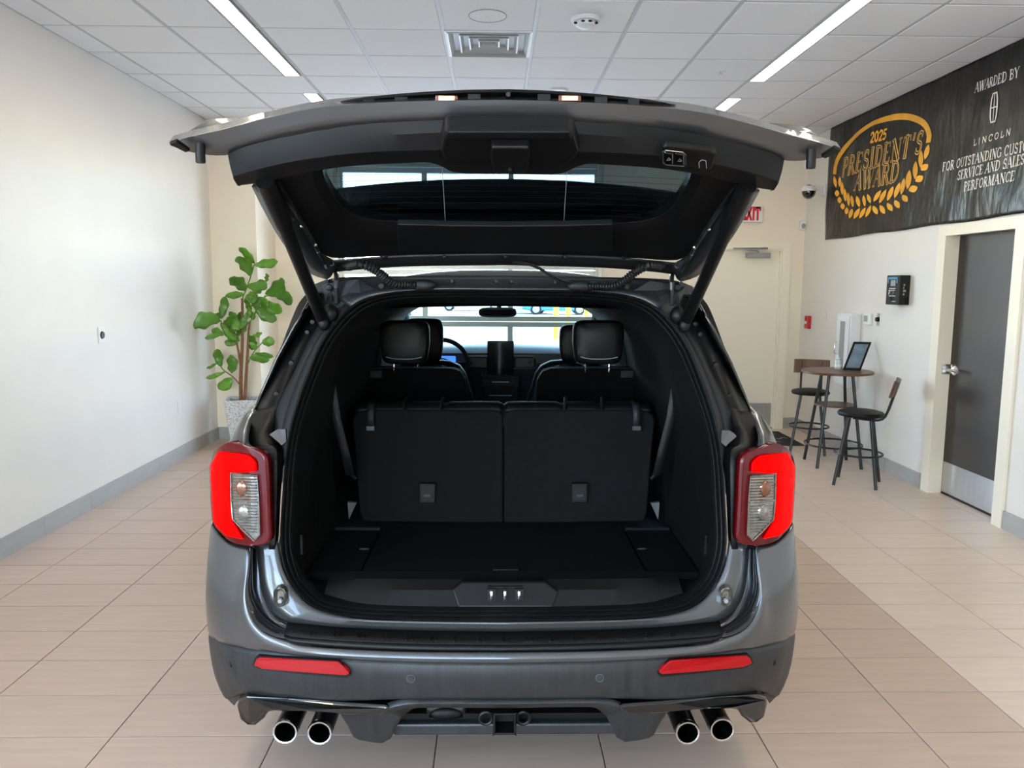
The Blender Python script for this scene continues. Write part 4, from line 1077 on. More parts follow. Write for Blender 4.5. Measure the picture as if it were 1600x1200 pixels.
up1 = [p + np.array((0, 0.02, 0.05)) for p in gfull([(262, 224, -0.03), (300, 214, -0.03), (345, 204, -0.03), (420, 185, -0.03), (500, 169, -0.03), (600, 161, -0.03), (700, 158, -0.03), (787, 157, -0.03)], 40)]
gate = obj('liftgate', MB().grid([r2, lerp_rows(r2, r1, 0.5), r1, [p * 0.6 + q_ * 0.4 + np.array((0, 0.03, -0.004)) for p, q_ in zip(up1, r1)]]), 'paint', car, solid=0.006, label='raised metallic grey liftgate')
# outer skin above
sk0 = [p + np.array((0, 0.035, 0.012)) for p in r1]
mk = lambda t, off, w, n=79: [np.array((XC + w * s, 0, 0)) + GA + GT * t - GN * off + np.array((0, 0.10 * abs(s)**3, -0.0)) for s in np.linspace(-1, 1, n)]
obj('outer_skin', MB().grid([sk0, mk(0.86, 0.075, 0.84), mk(0.75, 0.085, 0.80)]), 'paint', gate, solid=0.006)
both('outer_skin_side', MB().grid([[np.array((XC - w0, 0, 0)) + GA + GT * t - GN * o_, np.array((XC - w1, 0, 0)) + GA + GT * t - GN * 0.06] for t, w0, w1, o_ in ((0.78, 0.80, 0.60, 0.05), (0.55, 0.77, 0.62, 0.05), (0.3, 0.72, 0.60, 0.05), (0.03, 0.66, 0.58, 0.04))]), 'gloss_black', gate, solid=0.008)
# trim around the latch
t0 = gfull([(356, 241, 0.002), (380, 230, 0.002), (450, 213, 0.002), (560, 195, 0.002), (680, 188, 0.002), (787, 186.5, 0.002)], 40)
t1 = gfull([(359, 258, 0.03), (384, 248, 0.03), (455, 232, 0.03), (560, 216, 0.03), (665, 208, 0.03), (787, 206, 0.03)], 40)
t2 = gfull([(364, 276, 0.055), (398, 266, 0.055), (460, 252, 0.055), (560, 239, 0.055), (665, 235, 0.055), (787, 235, 0.055)], 40)
t2b = gfull([(365, 280, 0.05), (398, 270, 0.05), (460, 256, 0.05), (560, 243, 0.05), (665, 240, 0.05), (787, 240, 0.05)], 40)
t3 = gfull([(371, 290, 0.05), (396, 287, 0.05), (440, 278, 0.05), (500, 266, 0.05), (560, 258.5, 0.05), (640, 254.5, 0.05), (672, 254, 0.05), (690, 260, 0.05), (705, 268, 0.05), (725, 271, 0.05), (787, 271.5, 0.05)], 40)
t4 = [p - GN * 0.04 for p in t3]
ltrim = obj('lower_gate_trim', MB().grid([t0, t1, t2, t2b, t3, t4]), 'trim_plastic', gate, angle=25)
both('trim_end', MB().prism([onG(356, 241, 0.002), onG(359, 258, 0.03), onG(364, 276, 0.055), onG(371, 290, 0.05), onG(374, 291, 0.0), onG(366, 255, 0.0)], (0.004, 0, 0)), 'trim_plastic', gate, angle=0)
HB = [(696, 206), (893, 206), (898, 212), (905, 236), (898, 250), (886, 257), (704, 257), (693, 250), (687, 236), (692, 212)]
hbx = obj('grab_handle', MB().prism([onG(x, y, 0.075) for x, y in HB], -GN * 0.05), 'black_plastic', ltrim, angle=0, bevel=0.01, bseg=3)
obj('handle_ledge', MB().prism([onG(x, y, 0.082) for x, y in ((700, 207), (890, 207), (895, 217), (695, 217))], -GN * 0.02), 'trim_plastic', hbx, angle=0, bevel=0.004)
lt = obj('gate_latch', MB().prism([onG(x, y, 0.10) for x, y in ((768, 231), (827, 231), (828, 250), (823, 271), (806, 272), (803, 262), (791, 262), (789, 272), (771, 271), (767, 250))], -GN * 0.05), 'black_plastic', ltrim, angle=0, bevel=0.005)
obj('latch_claw', MB().box(onG(797, 264, 0.09) + (-0.006, -0.006, -0.006), onG(797, 264, 0.09) + (0.006, 0.02, 0.012)), 'dark_cavity', lt, angle=0, bevel=0.003)
pod = obj('button_pod', MB().prism([onG(x, y, 0.062) for x, y in ((1035, 231), (1042, 228.5), (1112, 236), (1120, 241), (1114, 263), (1106, 267), (1036, 258), (1030, 252))], -GN * 0.02), 'black_plastic', ltrim, angle=0, bevel=0.006)
for x0, x1 in ((1037.5, 1052.5), (1054.5, 1070)):
    o_ = [(x0, 238.5 + (x0 - 1037) * 0.1), (x1, 238.5 + (x1 - 1037) * 0.1), (x1, 256 + (x1 - 1037) * 0.1), (x0, 256 + (x0 - 1037) * 0.1)]
    bt_ = obj('gate_button', MB().prism([onG(x, y, 0.068) for x, y in o_], -GN * 0.01), 'gloss_black', pod, angle=0, bevel=0.004)
    cxm = (x0 + x1) / 2
    obj('button_icon', MB().tube([onG(cxm + dx, 248 + dy + (cxm - 1037) * 0.1, 0.0695) for dx, dy in ((-3, 2), (0, -2), (3, 1), (-1, 2))], 0.0007, 4), 'grey_plastic', bt_)
ro = [(1036, 237), (1040, 235), (1067, 238), (1071.5, 242), (1071.5, 257), (1068, 260), (1040, 257.5), (1036, 254)]
obj('button_bezel', MB().tube([onG(x, y, 0.068) for x, y in ro], 0.0014, 5, closed=True), 'steel', pod)
obj('gate_icon', MB().tube([onG(x, y, 0.064) for x, y in ((1093, 262), (1092, 254), (1096, 250), (1103, 251), (1104, 263))], 0.001, 4), 'grey_plastic', pod)
# glass and surround
gi = [(503, 262, 0.0), (506, 275, 0.0), (518, 300, 0.0), (534, 322, 0.0), (556, 337, 0.0), (590, 344, 0.0), (650, 348, 0.0), (787, 350, 0.0)]
gt_ = [(500, 240, 0.0), (520, 240, 0.0), (545, 240, 0.0), (580, 240, 0.0), (620, 240, 0.0), (660, 240, 0.0), (720, 240, 0.0), (787, 240, 0.0)]
ga, gb = gfull(gt_, 30), gfull(gi, 30)
rg = obj('rear_glass', MB().grid([ga, lerp_rows(ga, gb, 0.5), gb]), 'glass_gate', gate)
dl = MB()
for k in np.linspace(0.12, 0.95, 9): dl.tube(gfull([(503 + 90 * k**2, 262 + 84 * k + 4, 0.004), (600 + 40 * k, 262 + 86 * k, 0.004), (787, 262 + 87 * k - 1, 0.004)], 12), 0.0005, 4)
obj('defroster_lines', dl, 'trim_plastic', rg, kind='stuff')
for px, px2 in ((691, 696), (886, 881)): obj('aerial_line', MB().tube([onG(px, 264, 0.004), onG(px2, 348, 0.004)], 0.0009, 4), 'grey_plastic', rg)
so = [(412, 268, 0.03), (432, 297, 0.035), (455, 328, 0.035), (478, 365, 0.035), (497, 391, 0.035), (522, 403, 0.03), (620, 398, 0.03), (787, 396, 0.03)]
gi2 = [(500, 238, 0.002), (506, 275, 0.002), (518, 300, 0.002), (534, 322, 0.002), (556, 337, 0.002), (590, 344, 0.002), (650, 348, 0.002), (787, 350, 0.002)]
sa_, sb_ = gfull(gi2, 40), gfull(so, 40)
us = obj('upper_gate_trim', MB().grid([[p - GN * 0.03 for p in sa_], sa_, [p + GN * 0.015 for p in lerp_rows(sa_, sb_, 0.2)], lerp_rows(sa_, sb_, 0.8), sb_]), 'black_plastic', gate, angle=30)
obj('centre_trim_panel', MB().prism([onG(x, y, 0.042) for x, y in ((621, 351), (700, 353), (787, 354), (880, 353), (957, 351), (956, 394), (787, 395), (622, 394))], -GN * 0.02), 'trim_plastic', us, angle=0, bevel=0.003)
SI = [(420, 284, 0.025), (440, 306, 0.03), (462, 338, 0.03), (485, 376, 0.03), (505, 400, 0.03), (525, 412, 0.02)]
SO = [(396, 287, 0.02), (412, 320, 0.02), (436, 364, 0.02), (462, 400, 0.02), (488, 425, 0.02), (512, 433, 0.02)]
both('gate_side_beam', MB().grid([ghalf(SI, 20), [p + GN * 0.012 for p in lerp_rows(ghalf(SI, 20), ghalf(SO, 20), 0.5)], ghalf(SO, 20)]), 'paint_inner', gate, solid=0.02)
both('beam_rail', MB().tube(ghalf([(432, 284, 0.045), (455, 320, 0.045), (480, 362, 0.045), (503, 404, 0.045), (513, 422, 0.03)], 14), 0.008, 6), 'channel_paint', gate)
for a_, b_ in ((472, 353), (493, 382), (497, 393)):
    both('beam_bolt', MB().ell(onG(a_, b_, 0.048), (0.007, 0.007, 0.007), 8, 6), 'chrome', gate)
fa_ = gfull([(512, 409, 0.02), (560, 405, 0.02), (640, 400, 0.02), (787, 397, 0.02)], 30)
fb_ = gfull([(506, 426, 0.01), (560, 420, 0.01), (640, 415, 0.01), (787, 413, 0.01)], 30)
fm_ = [p - GN * 0.02 for p in lerp_rows(fa_, fb_, 0.5)]
hdr = obj('gate_header', MB().grid([fa_, fm_, fb_]), 'paint_inner', gate, solid=0.008)
for px in (600, 695, 790, 883, 975): obj('header_clip', MB().ell(onG(px, 401, 0.022), (0.012, 0.012, 0.01), 10, 6), 'black_plastic', hdr)
# spoiler, standing up behind the glass
sp = []
for k, (pyc, dpy, Y) in enumerate(((396, 6, 2.96), (340, 14, 2.86), (281.5, 20, 2.78))):
    row = []
    for s in np.linspace(-1, 1, 31):
        p = onY(787, pyc + dpy * abs(s)**2.0, Y + 0.10 * s * s)
        row.append(np.array((XC + 0.64 * s, p[1], p[2])))
    sp.append(row)
spo = obj('roof_spoiler', MB().grid(sp), 'gloss_black', gate, solid=0.02)
spo.data.materials[0] = MATS['black_plastic']
# number plate ledge above the lip
na = [(518, 166, -0.05), (560, 157.5, -0.05), (640, 149.5, -0.05), (720, 145, -0.05), (787, 143.5, -0.05)]
nb = [(518, 171, -0.05), (560, 165, -0.05), (640, 161, -0.05), (720, 159, -0.05), (787, 158, -0.05)]
nA, nB = gfull(na, 30), gfull(nb, 30)
led = obj('plate_ledge', MB().grid([nB, nA, [p + np.array((0, 0.12, 0.0)) for p in nA]]), 'black_plastic', gate, solid=0.006)
obj('ledge_edge', MB().tube([p + np.array((0, -0.004, 0.002)) for p in nA], 0.004, 6), 'trim_plastic', led)
for px, w_ in ((627, 10), (741, 10), (850, 10), (939, 10), (577, 9), (990, 9)):
    s_ = (px - 790) / 270
    c = onG(px, 152 + 14 * s_ * s_, -0.042)
    obj('ledge_pocket', MB().box(c + (-w_ * 0.0016, -0.004, -0.008), c + (w_ * 0.0016, 0.006, 0.008)), 'dark_cavity', led, angle=0)
for px in (698, 890):
    c = onG(px, 154.5, -0.04)
    o_ = obj('plate_lamp', MB().box(c + (-0.029, -0.006, -0.007), c + (0.029, 0.01, 0.008)), 'lens_amber', led, angle=0, bevel=0.003)
    obj('lamp_glow', MB().box(c + (-0.02, -0.009, -0.005), c + (0.02, -0.0065, 0.005)), 'lamp_warm', o_, angle=0)
c = onG(794, 149, -0.04)
rc = obj('reversing_camera', MB().lathe([(0.0, -0.012), (0.006, -0.012), (0.008, -0.008), (0.010, 0.0)], c, 16, 'y'), 'gloss_black', led)
both('rubber_stop', MB().lathe([(0.0, -0.032), (0.012, -0.032), (0.0135, -0.028), (0.0135, 0.02)], onG(313, 236, 0.0), 16), 'rubber', gate)
both('wing_bracket', MB().prism([onG(x, y, 0.004) for x, y in ((266, 226), (276, 222), (296, 236), (290, 238))], -GN * 0.01), 'trim_plastic', gate, angle=0)
# struts, hinges, wiring hoses
for m_ in (0, 1):
    a0, a1, a2 = onG(414, 284, 0.06), onG(444, 352, 0.10), onY(504, 500, 2.86)
    if True:
        st = MB().tube([a0, a0 * 0.45 + a1 * 0.55, a1, ], [0.026, 0.026, 0.025], 14)
        st2 = MB().tube([a1 + (a0 - a1) * 0.05, a2], [0.0215, 0.0215], 14)
        ball = MB().ell(a2 + (0.006, -0.01, -0.012), (0.022, 0.022, 0.026), 12, 8)
    fm = (lambda m: m) if m_ == 0 else mirror_mb
    s1 = obj('gas_strut', fm(st), 'black_plastic', car)
    obj('strut_rod', fm(st2), 'black_plastic', s1)
    obj('ball_joint', fm(ball), 'black_plastic', s1)
    hp = [onG(518, 412, 0.03), onG(524, 424, 0.0) , onY(526, 434, 2.93), onY(526, 450, 2.925)]
    obj('gate_hinge', fm(MB().tube(catmull(hp, 12), 0.009, 8)), 'paint_inner', car)
    if m_ == 0: pth = [onG(545, 416, 0.03), onG(562, 413, 0.05), onG(583, 420, 0.06), onY(602, 434, 2.86), onY(618, 443, 2.88), onY(640, 445, 2.905), onY(652, 445, 2.91)]
    else: pth = [onG(1030, 416, 0.03), onG(1012, 415, 0.05), onG(994, 424, 0.06), onY(974, 440, 2.86), onY(956, 447, 2.88), onY(930, 447, 2.905), onY(916, 447, 2.91)]
    P = catmull(pth, 90)
    rad = [0.0155 + (0.002 if i % 3 == 0 else -0.002) for i in range(90)]
    hs = obj('wiring_hose', MB().tube(P, rad, 10), 'rubber', car)
    obj('hose_boot', MB().ell(P[-1] + (0.02 if m_ == 0 else -0.02, 0, 0), (0.05, 0.014, 0.022), 16, 8), 'rubber', hs)
    obj('hose_end', MB().ell(P[0] + (0.01 if m_ == 0 else -0.01, 0, 0.004), (0.035, 0.02, 0.016), 14, 8), 'rubber', hs)
cb = obj('washer_cable', MB().tube(catmull([onG(802, 410, 0.02), onG(820, 411, 0.03), onG(838, 417, 0.04), onY(860, 430, 2.86), onY(880, 440, 2.89), onY(895, 443, 2.92)], 24), 0.0055, 8), 'rubber', car)
obj('cable_grommet', MB().ell(onY(895, 444, 2.925), (0.024, 0.01, 0.018), 14, 8), 'rubber', cb)

# ================================================================== LETTERING
def arc(cx, cy, rx, ry, a0, a1, n=10):
    return [(cx + rx * math.cos(math.radians(a)), cy + ry * math.sin(math.radians(a))) for a in np.linspace(a0, a1, n)]
TK, TN = 0.17, 0.06
# glyph: width, [(polyline, weight)], [serif points]
GL = {
 'A': (0.82, [([(0.06, 0), (0.41, 1)], TN), ([(0.41, 1), (0.75, 0)], TK), ([(0.2, 0.36), (0.62, 0.36)], TN)], [(0.06, 0), (0.75, 0)]),
 'B': (0.74, [([(0.17, 0), (0.17, 1)], TK), ([(0.17, 0.97)] + arc(0.38, 0.76, 0.2, 0.21, 90, -90) + [(0.17, 0.55)], 0.09), ([(0.17, 0.52)] + arc(0.4, 0.28, 0.24, 0.25, 90, -90) + [(0.17, 0.03)], 0.1)], [(0.13, 0), (0.13, 1)]),
 'C': (0.76, [(arc(0.42, 0.5, 0.33, 0.48, 45, 315, 18), 0.11), ([(0.68, 0.7), (0.68, 0.96)], TN)], []),
 'D': (0.82, [([(0.17, 0), (0.17, 1)], TK), ([(0.17, 0.97)] + arc(0.36, 0.5, 0.36, 0.47, 90, -90, 14) + [(0.17, 0.03)], 0.1)], [(0.13, 0), (0.13, 1)]),
 'E': (0.7, [([(0.17, 0), (0.17, 1)], TK), ([(0.1, 0.97), (0.6, 0.97), (0.62, 0.78)], TN), ([(0.17, 0.52), (0.48, 0.52)], TN), ([(0.1, 0.03), (0.62, 0.03), (0.65, 0.24)], TN)], [(0.13, 0), (0.13, 1)]),
 'F': (0.66, [([(0.17, 0), (0.17, 1)], TK), ([(0.1, 0.97), (0.58, 0.97), (0.6, 0.78)], TN), ([(0.17, 0.52), (0.46, 0.52)], TN)], [(0.17, 0), (0.13, 1)]),
 'G': (0.82, [(arc(0.42, 0.5, 0.33, 0.48, 45, 320, 18), 0.11), ([(0.7, 0.1), (0.7, 0.44)], TK * 0.8), ([(0.68, 0.72), (0.68, 0.96)], TN)], [(0.7, 0.44)]),
 'I': (0.4, [([(0.2, 0), (0.2, 1)], TK)], [(0.2, 0), (0.2, 1)]),
 'L': (0.66, [([(0.17, 0), (0.17, 1)], TK), ([(0.1, 0.03), (0.58, 0.03), (0.62, 0.26)], TN)], [(0.13, 0), (0.17, 1)]),
 'M': (1.0, [([(0.13, 0), (0.13, 1)], TN), ([(0.15, 1), (0.5, 0.05)], TK), ([(0.5, 0.05), (0.85, 1)], TN), ([(0.86, 0), (0.86, 1)], TK)], [(0.13, 0), (0.86, 0), (0.1, 1), (0.88, 1)]),
 'N': (0.86, [([(0.15, 0), (0.15, 1)], TN), ([(0.15, 1), (0.72, 0.02)], TK), ([(0.72, 0), (0.72, 1)], TN)], [(0.15, 0), (0.12, 1), (0.72, 1)]),
 'O': (0.86, [(arc(0.43, 0.5, 0.33, 0.47, 0, 360, 24), 0.12)], []),
 'P': (0.68, [([(0.17, 0), (0.17, 1)], TK), ([(0.17, 0.97)] + arc(0.36, 0.73, 0.24, 0.24, 90, -90) + [(0.17, 0.49)], 0.1)], [(0.17, 0), (0.13, 1)]),
 'R': (0.78, [([(0.17, 0), (0.17, 1)], TK), ([(0.17, 0.97)] + arc(0.36, 0.74, 0.22, 0.23, 90, -90) + [(0.17, 0.51)], 0.09), ([(0.36, 0.5), (0.68, 0)], TK * 0.9)], [(0.17, 0), (0.13, 1), (0.7, 0)]),
 'S': (0.62, [(arc(0.3, 0.74, 0.2, 0.23, 30, 250, 12) + arc(0.3, 0.26, 0.22, 0.24, 80, -150, 14), 0.11), ([(0.48, 0.74), (0.5, 0.97)], TN), ([(0.07, 0.03), (0.09, 0.27)], TN)], []),
 'T': (0.72, [([(0.36, 0), (0.36, 1)], TK), ([(0.05, 0.76), (0.08, 0.97), (0.64, 0.97), (0.67, 0.76)], TN)], [(0.36, 0)]),
 'U': (0.84, [([(0.18, 1), (0.18, 0.3)] + arc(0.43, 0.28, 0.25, 0.27, 180, 360, 12) + [(0.68, 1)], 0.1)], [(0.18, 1), (0.68, 1)]),
 'V': (0.82, [([(0.08, 1), (0.42, 0)], TK), ([(0.42, 0), (0.74, 1)], TN)], [(0.08, 1), (0.74, 1)]),
 'W': (1.14, [([(0.08, 1), (0.34, 0)], TK), ([(0.34, 0), (0.58, 1)], TN), ([(0.52, 1), (0.8, 0)], TK), ([(0.8, 0), (1.06, 1)], TN)], [(0.08, 1), (0.55, 1), (1.06, 1)]),
 'X': (0.8, [([(0.1, 1), (0.7, 0)], TK), ([(0.1, 0), (0.7, 1)], TK)], []),
 'Y': (0.8, [([(0.08, 1), (0.4, 0.46), (0.4, 0)], TK), ([(0.4, 0.46), (0.72, 1)], TN)], [(0.08, 1), (0.72, 1), (0.4, 0)]),
 "'": (0.26, [([(0.14, 1), (0.1, 0.72)], 0.1)], []),
 ' ': (0.36, [], []),
 '0': (0.64, [(arc(0.32, 0.5, 0.22, 0.43, 0, 360, 20), 0.16)], []),
 '2': (0.64, [(arc(0.31, 0.7, 0.21, 0.23, 170, -30, 12) + [(0.1, 0.08), (0.56, 0.08)], 0.16)], []),
 '5': (0.64, [([(0.54, 0.92), (0.16, 0.92), (0.12, 0.53)] + arc(0.3, 0.33, 0.23, 0.25, 110, -140, 12), 0.16)], []),
 'c': (0.76, [(arc(0.42, 0.5, 0.33, 0.46, 45, 315, 18), 0.16)], []),
}
def text_mesh(txt, p0, p1, hgt, nrm, shear=0.2, serif=True, weight=1.0, disp=None, until=None, fixw=None, off=0.003, hgt1=None, track=0.0):
    """flat printed letters from p0 to p1 (baseline of txt, or of its prefix `until`)"""
    p0, p1 = np.array(p0, float), np.array(p1, float)
    wid = lambda t: sum(GL[ch][0] + track for ch in t) - track
    tot = wid(until or txt)
    U = (p1 - p0) / tot
    mb = MB()
    def pt(u, v, h):
        p = p0 + U * u + np.array((0, 0, 1)) * v * h
        d = disp(p[1], p[2]) if disp else 0
        return p + nrm * (off + d)
    x = 0.0
    asp = None
    for ch in txt:
        w_, strokes, ser = GL[ch]
        h = hgt if hgt1 is None else hgt + (hgt1 - hgt) * min(1, x / tot)
        asp = h / np.linalg.norm(U)       # keep stroke weights isotropic
        def seg(a, b, wt):
            d = np.array((b[0] - a[0], (b[1] - a[1]) * asp)); L = np.linalg.norm(d)
            if L < 1e-6: return
            d /= L; n = np.array((-d[1], d[0])) * wt * weight / 2
            e_ = d * wt * weight * 0.3
            q4 = [np.array((a[0], a[1] * asp)) - e_ + n, np.array((a[0], a[1] * asp)) - e_ - n, np.array((b[0], b[1] * asp)) + e_ - n, np.array((b[0], b[1] * asp)) + e_ + n]
            mb.add([pt(x + c_[0] + shear * c_[1], c_[1] / asp, h) for c_ in q4], [(0, 1, 2, 3)])
        for pl_, wt in strokes:
            for a, b in zip(pl_[:-1], pl_[1:]): seg(a, b, wt if serif else max(wt, 0.15))
        if serif:
            for sx, sy in ser: seg((sx - 0.12, sy), (sx + 0.12, sy), TN)
        x += w_ + track
    return mb

# ================================================================== BANNER
XB = XR - 0.012
def ripple(y, z):
    return 0.0035 * (math.sin(y * 9 + 2 * math.sin(z * 4)) + 0.6 * math.sin(y * 17 + z * 9) + 0.5 * math.sin(z * 13 - y * 5)) + 0.0
bn_loc = (XR, 6.7, 2.78)
ban = empty('wall_banner', bn_loc, 'wide black vinyl award banner with gold wreath on the right wall', 'banner')
NB = np.array((-1.0, 0, 0))
mb = MB()
bys = np.linspace(8.70, 4.75, 133); bzs = np.linspace(2.19, 3.372, 41)
rows = []
for iz, z in enumerate(bzs):
    rows.append([np.array((XB - ripple(y, z), y, z + 0.005 * (z < 2.3) * math.sin(y * 6))) for y in bys])
obj('vinyl_sheet', mb.grid(rows), 'banner_vinyl', ban, solid=0.002)
def wallpt(px, py, x=XB): return onX(px, py, x)
def btext(name, txt, a, b, hpx, m, until=None, hpx1=None, **k):
    p0, p1 = wallpt(*a), wallpt(*b)
    h0 = wallpt(a[0], a[1] - hpx)[2] - p0[2]
    return obj(name, text_mesh(txt, p0, p1, h0, NB, disp=ripple, until=until, **k), m, ban, angle=0, fix=False)
btext('year_lettering', '2025', (1360, 224), (1384.5, 218), 16.5, 'gold', serif=False, shear=0.12)
btext('title_lettering', "PRESIDENT'S", (1315, 276), (1440, 238), 27, 'gold_dull', shear=0.16, weight=1.4, track=0.1)
btext('title_lettering_fill', "PRESIDENT'S", (1315, 276), (1440, 238), 27, 'banner_vinyl', shear=0.16, weight=0.5, off=0.0045, track=0.1)
btext('title_lettering', 'AWARD', (1335, 297.5), (1403, 283), 28, 'gold_dull', shear=0.16, weight=1.4, track=0.1)
btext('title_lettering_fill', 'AWARD', (1335, 297.5), (1403, 283), 28, 'banner_vinyl', shear=0.16, weight=0.5, off=0.0045, track=0.1)
btext('white_lettering', 'AWARDED BY', (1522, 145), (1592, 120), 14, 'print_white', shear=0.08, weight=1.1, track=0.05)
btext('white_lettering', 'LINCOLN', (1522, 228), (1579, 211), 9.5, 'print_white', serif=False, shear=0.1, weight=0.75, track=0.35)
btext('white_lettering', 'FOR OUTSTANDING CUSTOMER', (1473, 268), (1597, 237), 13.5, 'print_white', until='FOR OUTSTANDING CUST', shear=0.08, weight=1.1, track=0.05)
btext('white_lettering', 'SERVICE AND SALES', (1496, 281.5), (1600, 256), 14, 'print_white', shear=0.08, weight=1.1, track=0.05)
btext('white_lettering', 'PERFORMANCE', (1506, 299), (1584, 282), 14, 'print_white', shear=0.08, weight=1.1, track=0.05)
# emblem: upright rounded rectangle with a cross
c0 = wallpt(1554.5, 168)
hh = (wallpt(1554.5, 145)[2] - wallpt(1554.5, 191)[2]) / 2
ww = abs(wallpt(1549.5, 168)[1] - wallpt(1560.5, 168)[1]) / 2
def e3(u, v): 
    p = c0 + np.array((0, -u * ww, v * hh)); return p + NB * (0.005 + ripple(p[1], p[2]))
em = MB()
outl = [(-0.62, -1), (0.62, -1), (0.92, -0.6), (1, 0), (0.92, 0.6), (0.62, 1), (-0.62, 1), (-0.92, 0.6), (-1, 0), (-0.92, -0.6)]
inn = [(a * 0.66, b * 0.9) for a, b in outl]
em.grid([[e3(*p) for p in outl], [e3(*p) for p in inn]], close=True)
em.add([e3(-0.09, -0.9), e3(0.09, -0.9), e3(0.09, 0.9), e3(-0.09, 0.9)], [(0, 1, 2, 3)]).add([e3(-0.7, -0.03), e3(0.7, -0.03), e3(0.7, 0.05), e3(-0.7, 0.05)], [(0, 1, 2, 3)])
obj('emblem', em, 'print_white', ban, angle=0, fix=False)
# wreath arc and leaves, traced then put on the banner plane
def bq(lst): return [(1290 + a / 5.717, 170 + b / 5.717) for a, b in lst]
def bpt(px, py, off=0.004):
    p = wallpt(px, py); return p + NB * (off + ripple(p[1], p[2]))
o_out = bq([(72, 585), (78, 520), (100, 440), (150, 350), (220, 270), (310, 190), (420, 115), (540, 65), (650, 42), (740, 42), (820, 62), (890, 105), (935, 165), (955, 230), (945, 300)])
o_in = bq([(98, 585), (105, 520), (128, 450), (180, 365), (245, 290), (330, 215), (430, 150), (540, 115), (650, 100), (730, 100), (800, 118), (860, 155), (895, 200), (910, 250), (903, 305)])
ao = catmull([np.array((*p, 0)) for p in o_out], 60); ai = catmull([np.array((*p, 0)) for p in o_in], 60)
obj('wreath_arc', MB().grid([[bpt(p[0], p[1]) for p in ao], [bpt(p[0], p[1]) for p in ai]]), 'gold', ban, angle=0, fix=False)
LV = [((80, 600), (92, 705), 13), ((128, 605), (125, 700), 14), ((150, 650), (150, 770), 16), ((175, 710), (178, 830), 15), ((205, 745), (208, 870), 15), ((235, 770), (250, 880), 16), ((285, 775), (305, 880), 16), ((340, 770), (352, 875), 14), ((375, 760), (405, 845), 16),
      ((100, 725), (100, 785), 20), ((120, 785), (130, 845), 19), ((150, 840), (155, 900), 18), ((190, 880), (185, 945), 18), ((245, 890), (215, 980), 18), ((310, 885), (255, 985), 18), ((360, 880), (305, 980), 18), ((408, 860), (362, 970), 16),
      ((500, 725), (430, 830), 18), ((550, 718), (480, 845), 20), ((612, 690), (560, 825), 20), ((665, 655), (622, 800), 18), ((700, 615), (675, 770), 18), ((750, 545), (728, 720), 26), ((812, 465), (800, 630), 24), ((862, 370), (858, 530), 22), ((930, 315), (895, 455), 20),
      ((425, 865), (460, 945), 20), ((485, 860), (535, 940), 24), ((560, 840), (605, 915), 22), ((625, 815), (665, 890), 22), ((685, 770), (735, 830), 24), ((740, 730), (825, 700), 30), ((805, 650), (878, 600), 28), ((860, 550), (925, 495), 26)]
for i, (a, b, w_) in enumerate(LV):
    a, b = np.array(a, float), np.array(b, float)
    d = b - a; n = np.array((-d[1], d[0])) / np.linalg.norm(d)
    out_ = []
    for t in np.linspace(0, 1, 8): out_.append(a + d * t + n * w_ * 1.05 * math.sin(math.pi * t)**0.8)
    for t in np.linspace(1, 0, 8)[1:-1]: out_.append(a + d * t - n * w_ * 1.05 * math.sin(math.pi * t)**0.8)
    P = [bpt(*bq([p])[0]) for p in out_]
    obj('wreath_leaf', MB().add(P, [tuple(range(len(P)))]), 'gold', ban, angle=0, fix=False)

# ================================================================== WALL DEVICES
def wall_box(name, y0, y1, z0, z1, d, m, label, cat, bevel=0.006):
    e_ = empty(name, (XR, (y0 + y1) / 2, (z0 + z1) / 2), label, cat)
    b_ = obj('housing', MB().box((XR - d, y0, z0), (XR, y1, z1)), m, e_, angle=0, bevel=bevel)
    return e_, b_
# payment style black box
a_ = wallpt(1387, 430, 3.50); b_ = wallpt(1423.5, 430, XR); zt = b_[2]; zb_ = wallpt(1423, 475, XR)[2]
y0, y1 = b_[1], a_[1]
e, hb_ = wall_box('control_box', y0, y1, zb_ - 0.01, zt, 0.095, 'black_plastic', 'black wall box with white lettering beside the dark door', 'control box')
xf = XR - 0.095
def fp(u, v, o_=0.002): return np.array((xf - o_, y1 + (y0 - y1) * u, zb_ + (zt - zb_) * v))
obj('label_bracket', MB().add([fp(0.1, 0.72), fp(0.18, 0.72), fp(0.18, 0.9), fp(0.1, 0.9)], [(0, 1, 2, 3)]).add([fp(0.1, 0.86), fp(0.85, 0.86), fp(0.85, 0.94), fp(0.1, 0.94)], [(0, 1, 2, 3)]).add([fp(0.77, 0.72), fp(0.85, 0.72), fp(0.85, 0.9), fp(0.77, 0.9)], [(0, 1, 2, 3)]), 'sticker_blue', e, angle=0, fix=False)
obj('grey_sticker', MB().box(fp(0.7, 0.62, 0.003), fp(0.35, 0.83, 0.0)), 'grey_plastic', e, angle=0)
obj('lettering', text_mesh('FcS', fp(0.22, 0.33), fp(0.66, 0.33), 0.03, NB, shear=0, serif=False, off=0.001), 'print_white', e, angle=0, fix=False)
obj('small_print', MB().add([fp(0.25, 0.53), fp(0.75, 0.53), fp(0.75, 0.55), fp(0.25, 0.55)], [(0, 1, 2, 3)]).add([fp(0.2, 0.47), fp(0.7, 0.47), fp(0.7, 0.485), fp(0.2, 0.485)], [(0, 1, 2, 3)]).add([fp(0.25, 0.26), fp(0.75, 0.26), fp(0.75, 0.28), fp(0.25, 0.28)], [(0, 1, 2, 3)]).add([fp(0.5, 0.07), fp(0.8, 0.07), fp(0.8, 0.085), fp(0.5, 0.085)], [(0, 1, 2, 3)]), 'print_white', e, angle=0, fix=False)
obj('key_lock', MB().lathe([(0, -0.008), (0.016, -0.007), (0.018, 0)], fp(0.42, 0.17, 0), 14, 'x'), 'dark_cavity', e)
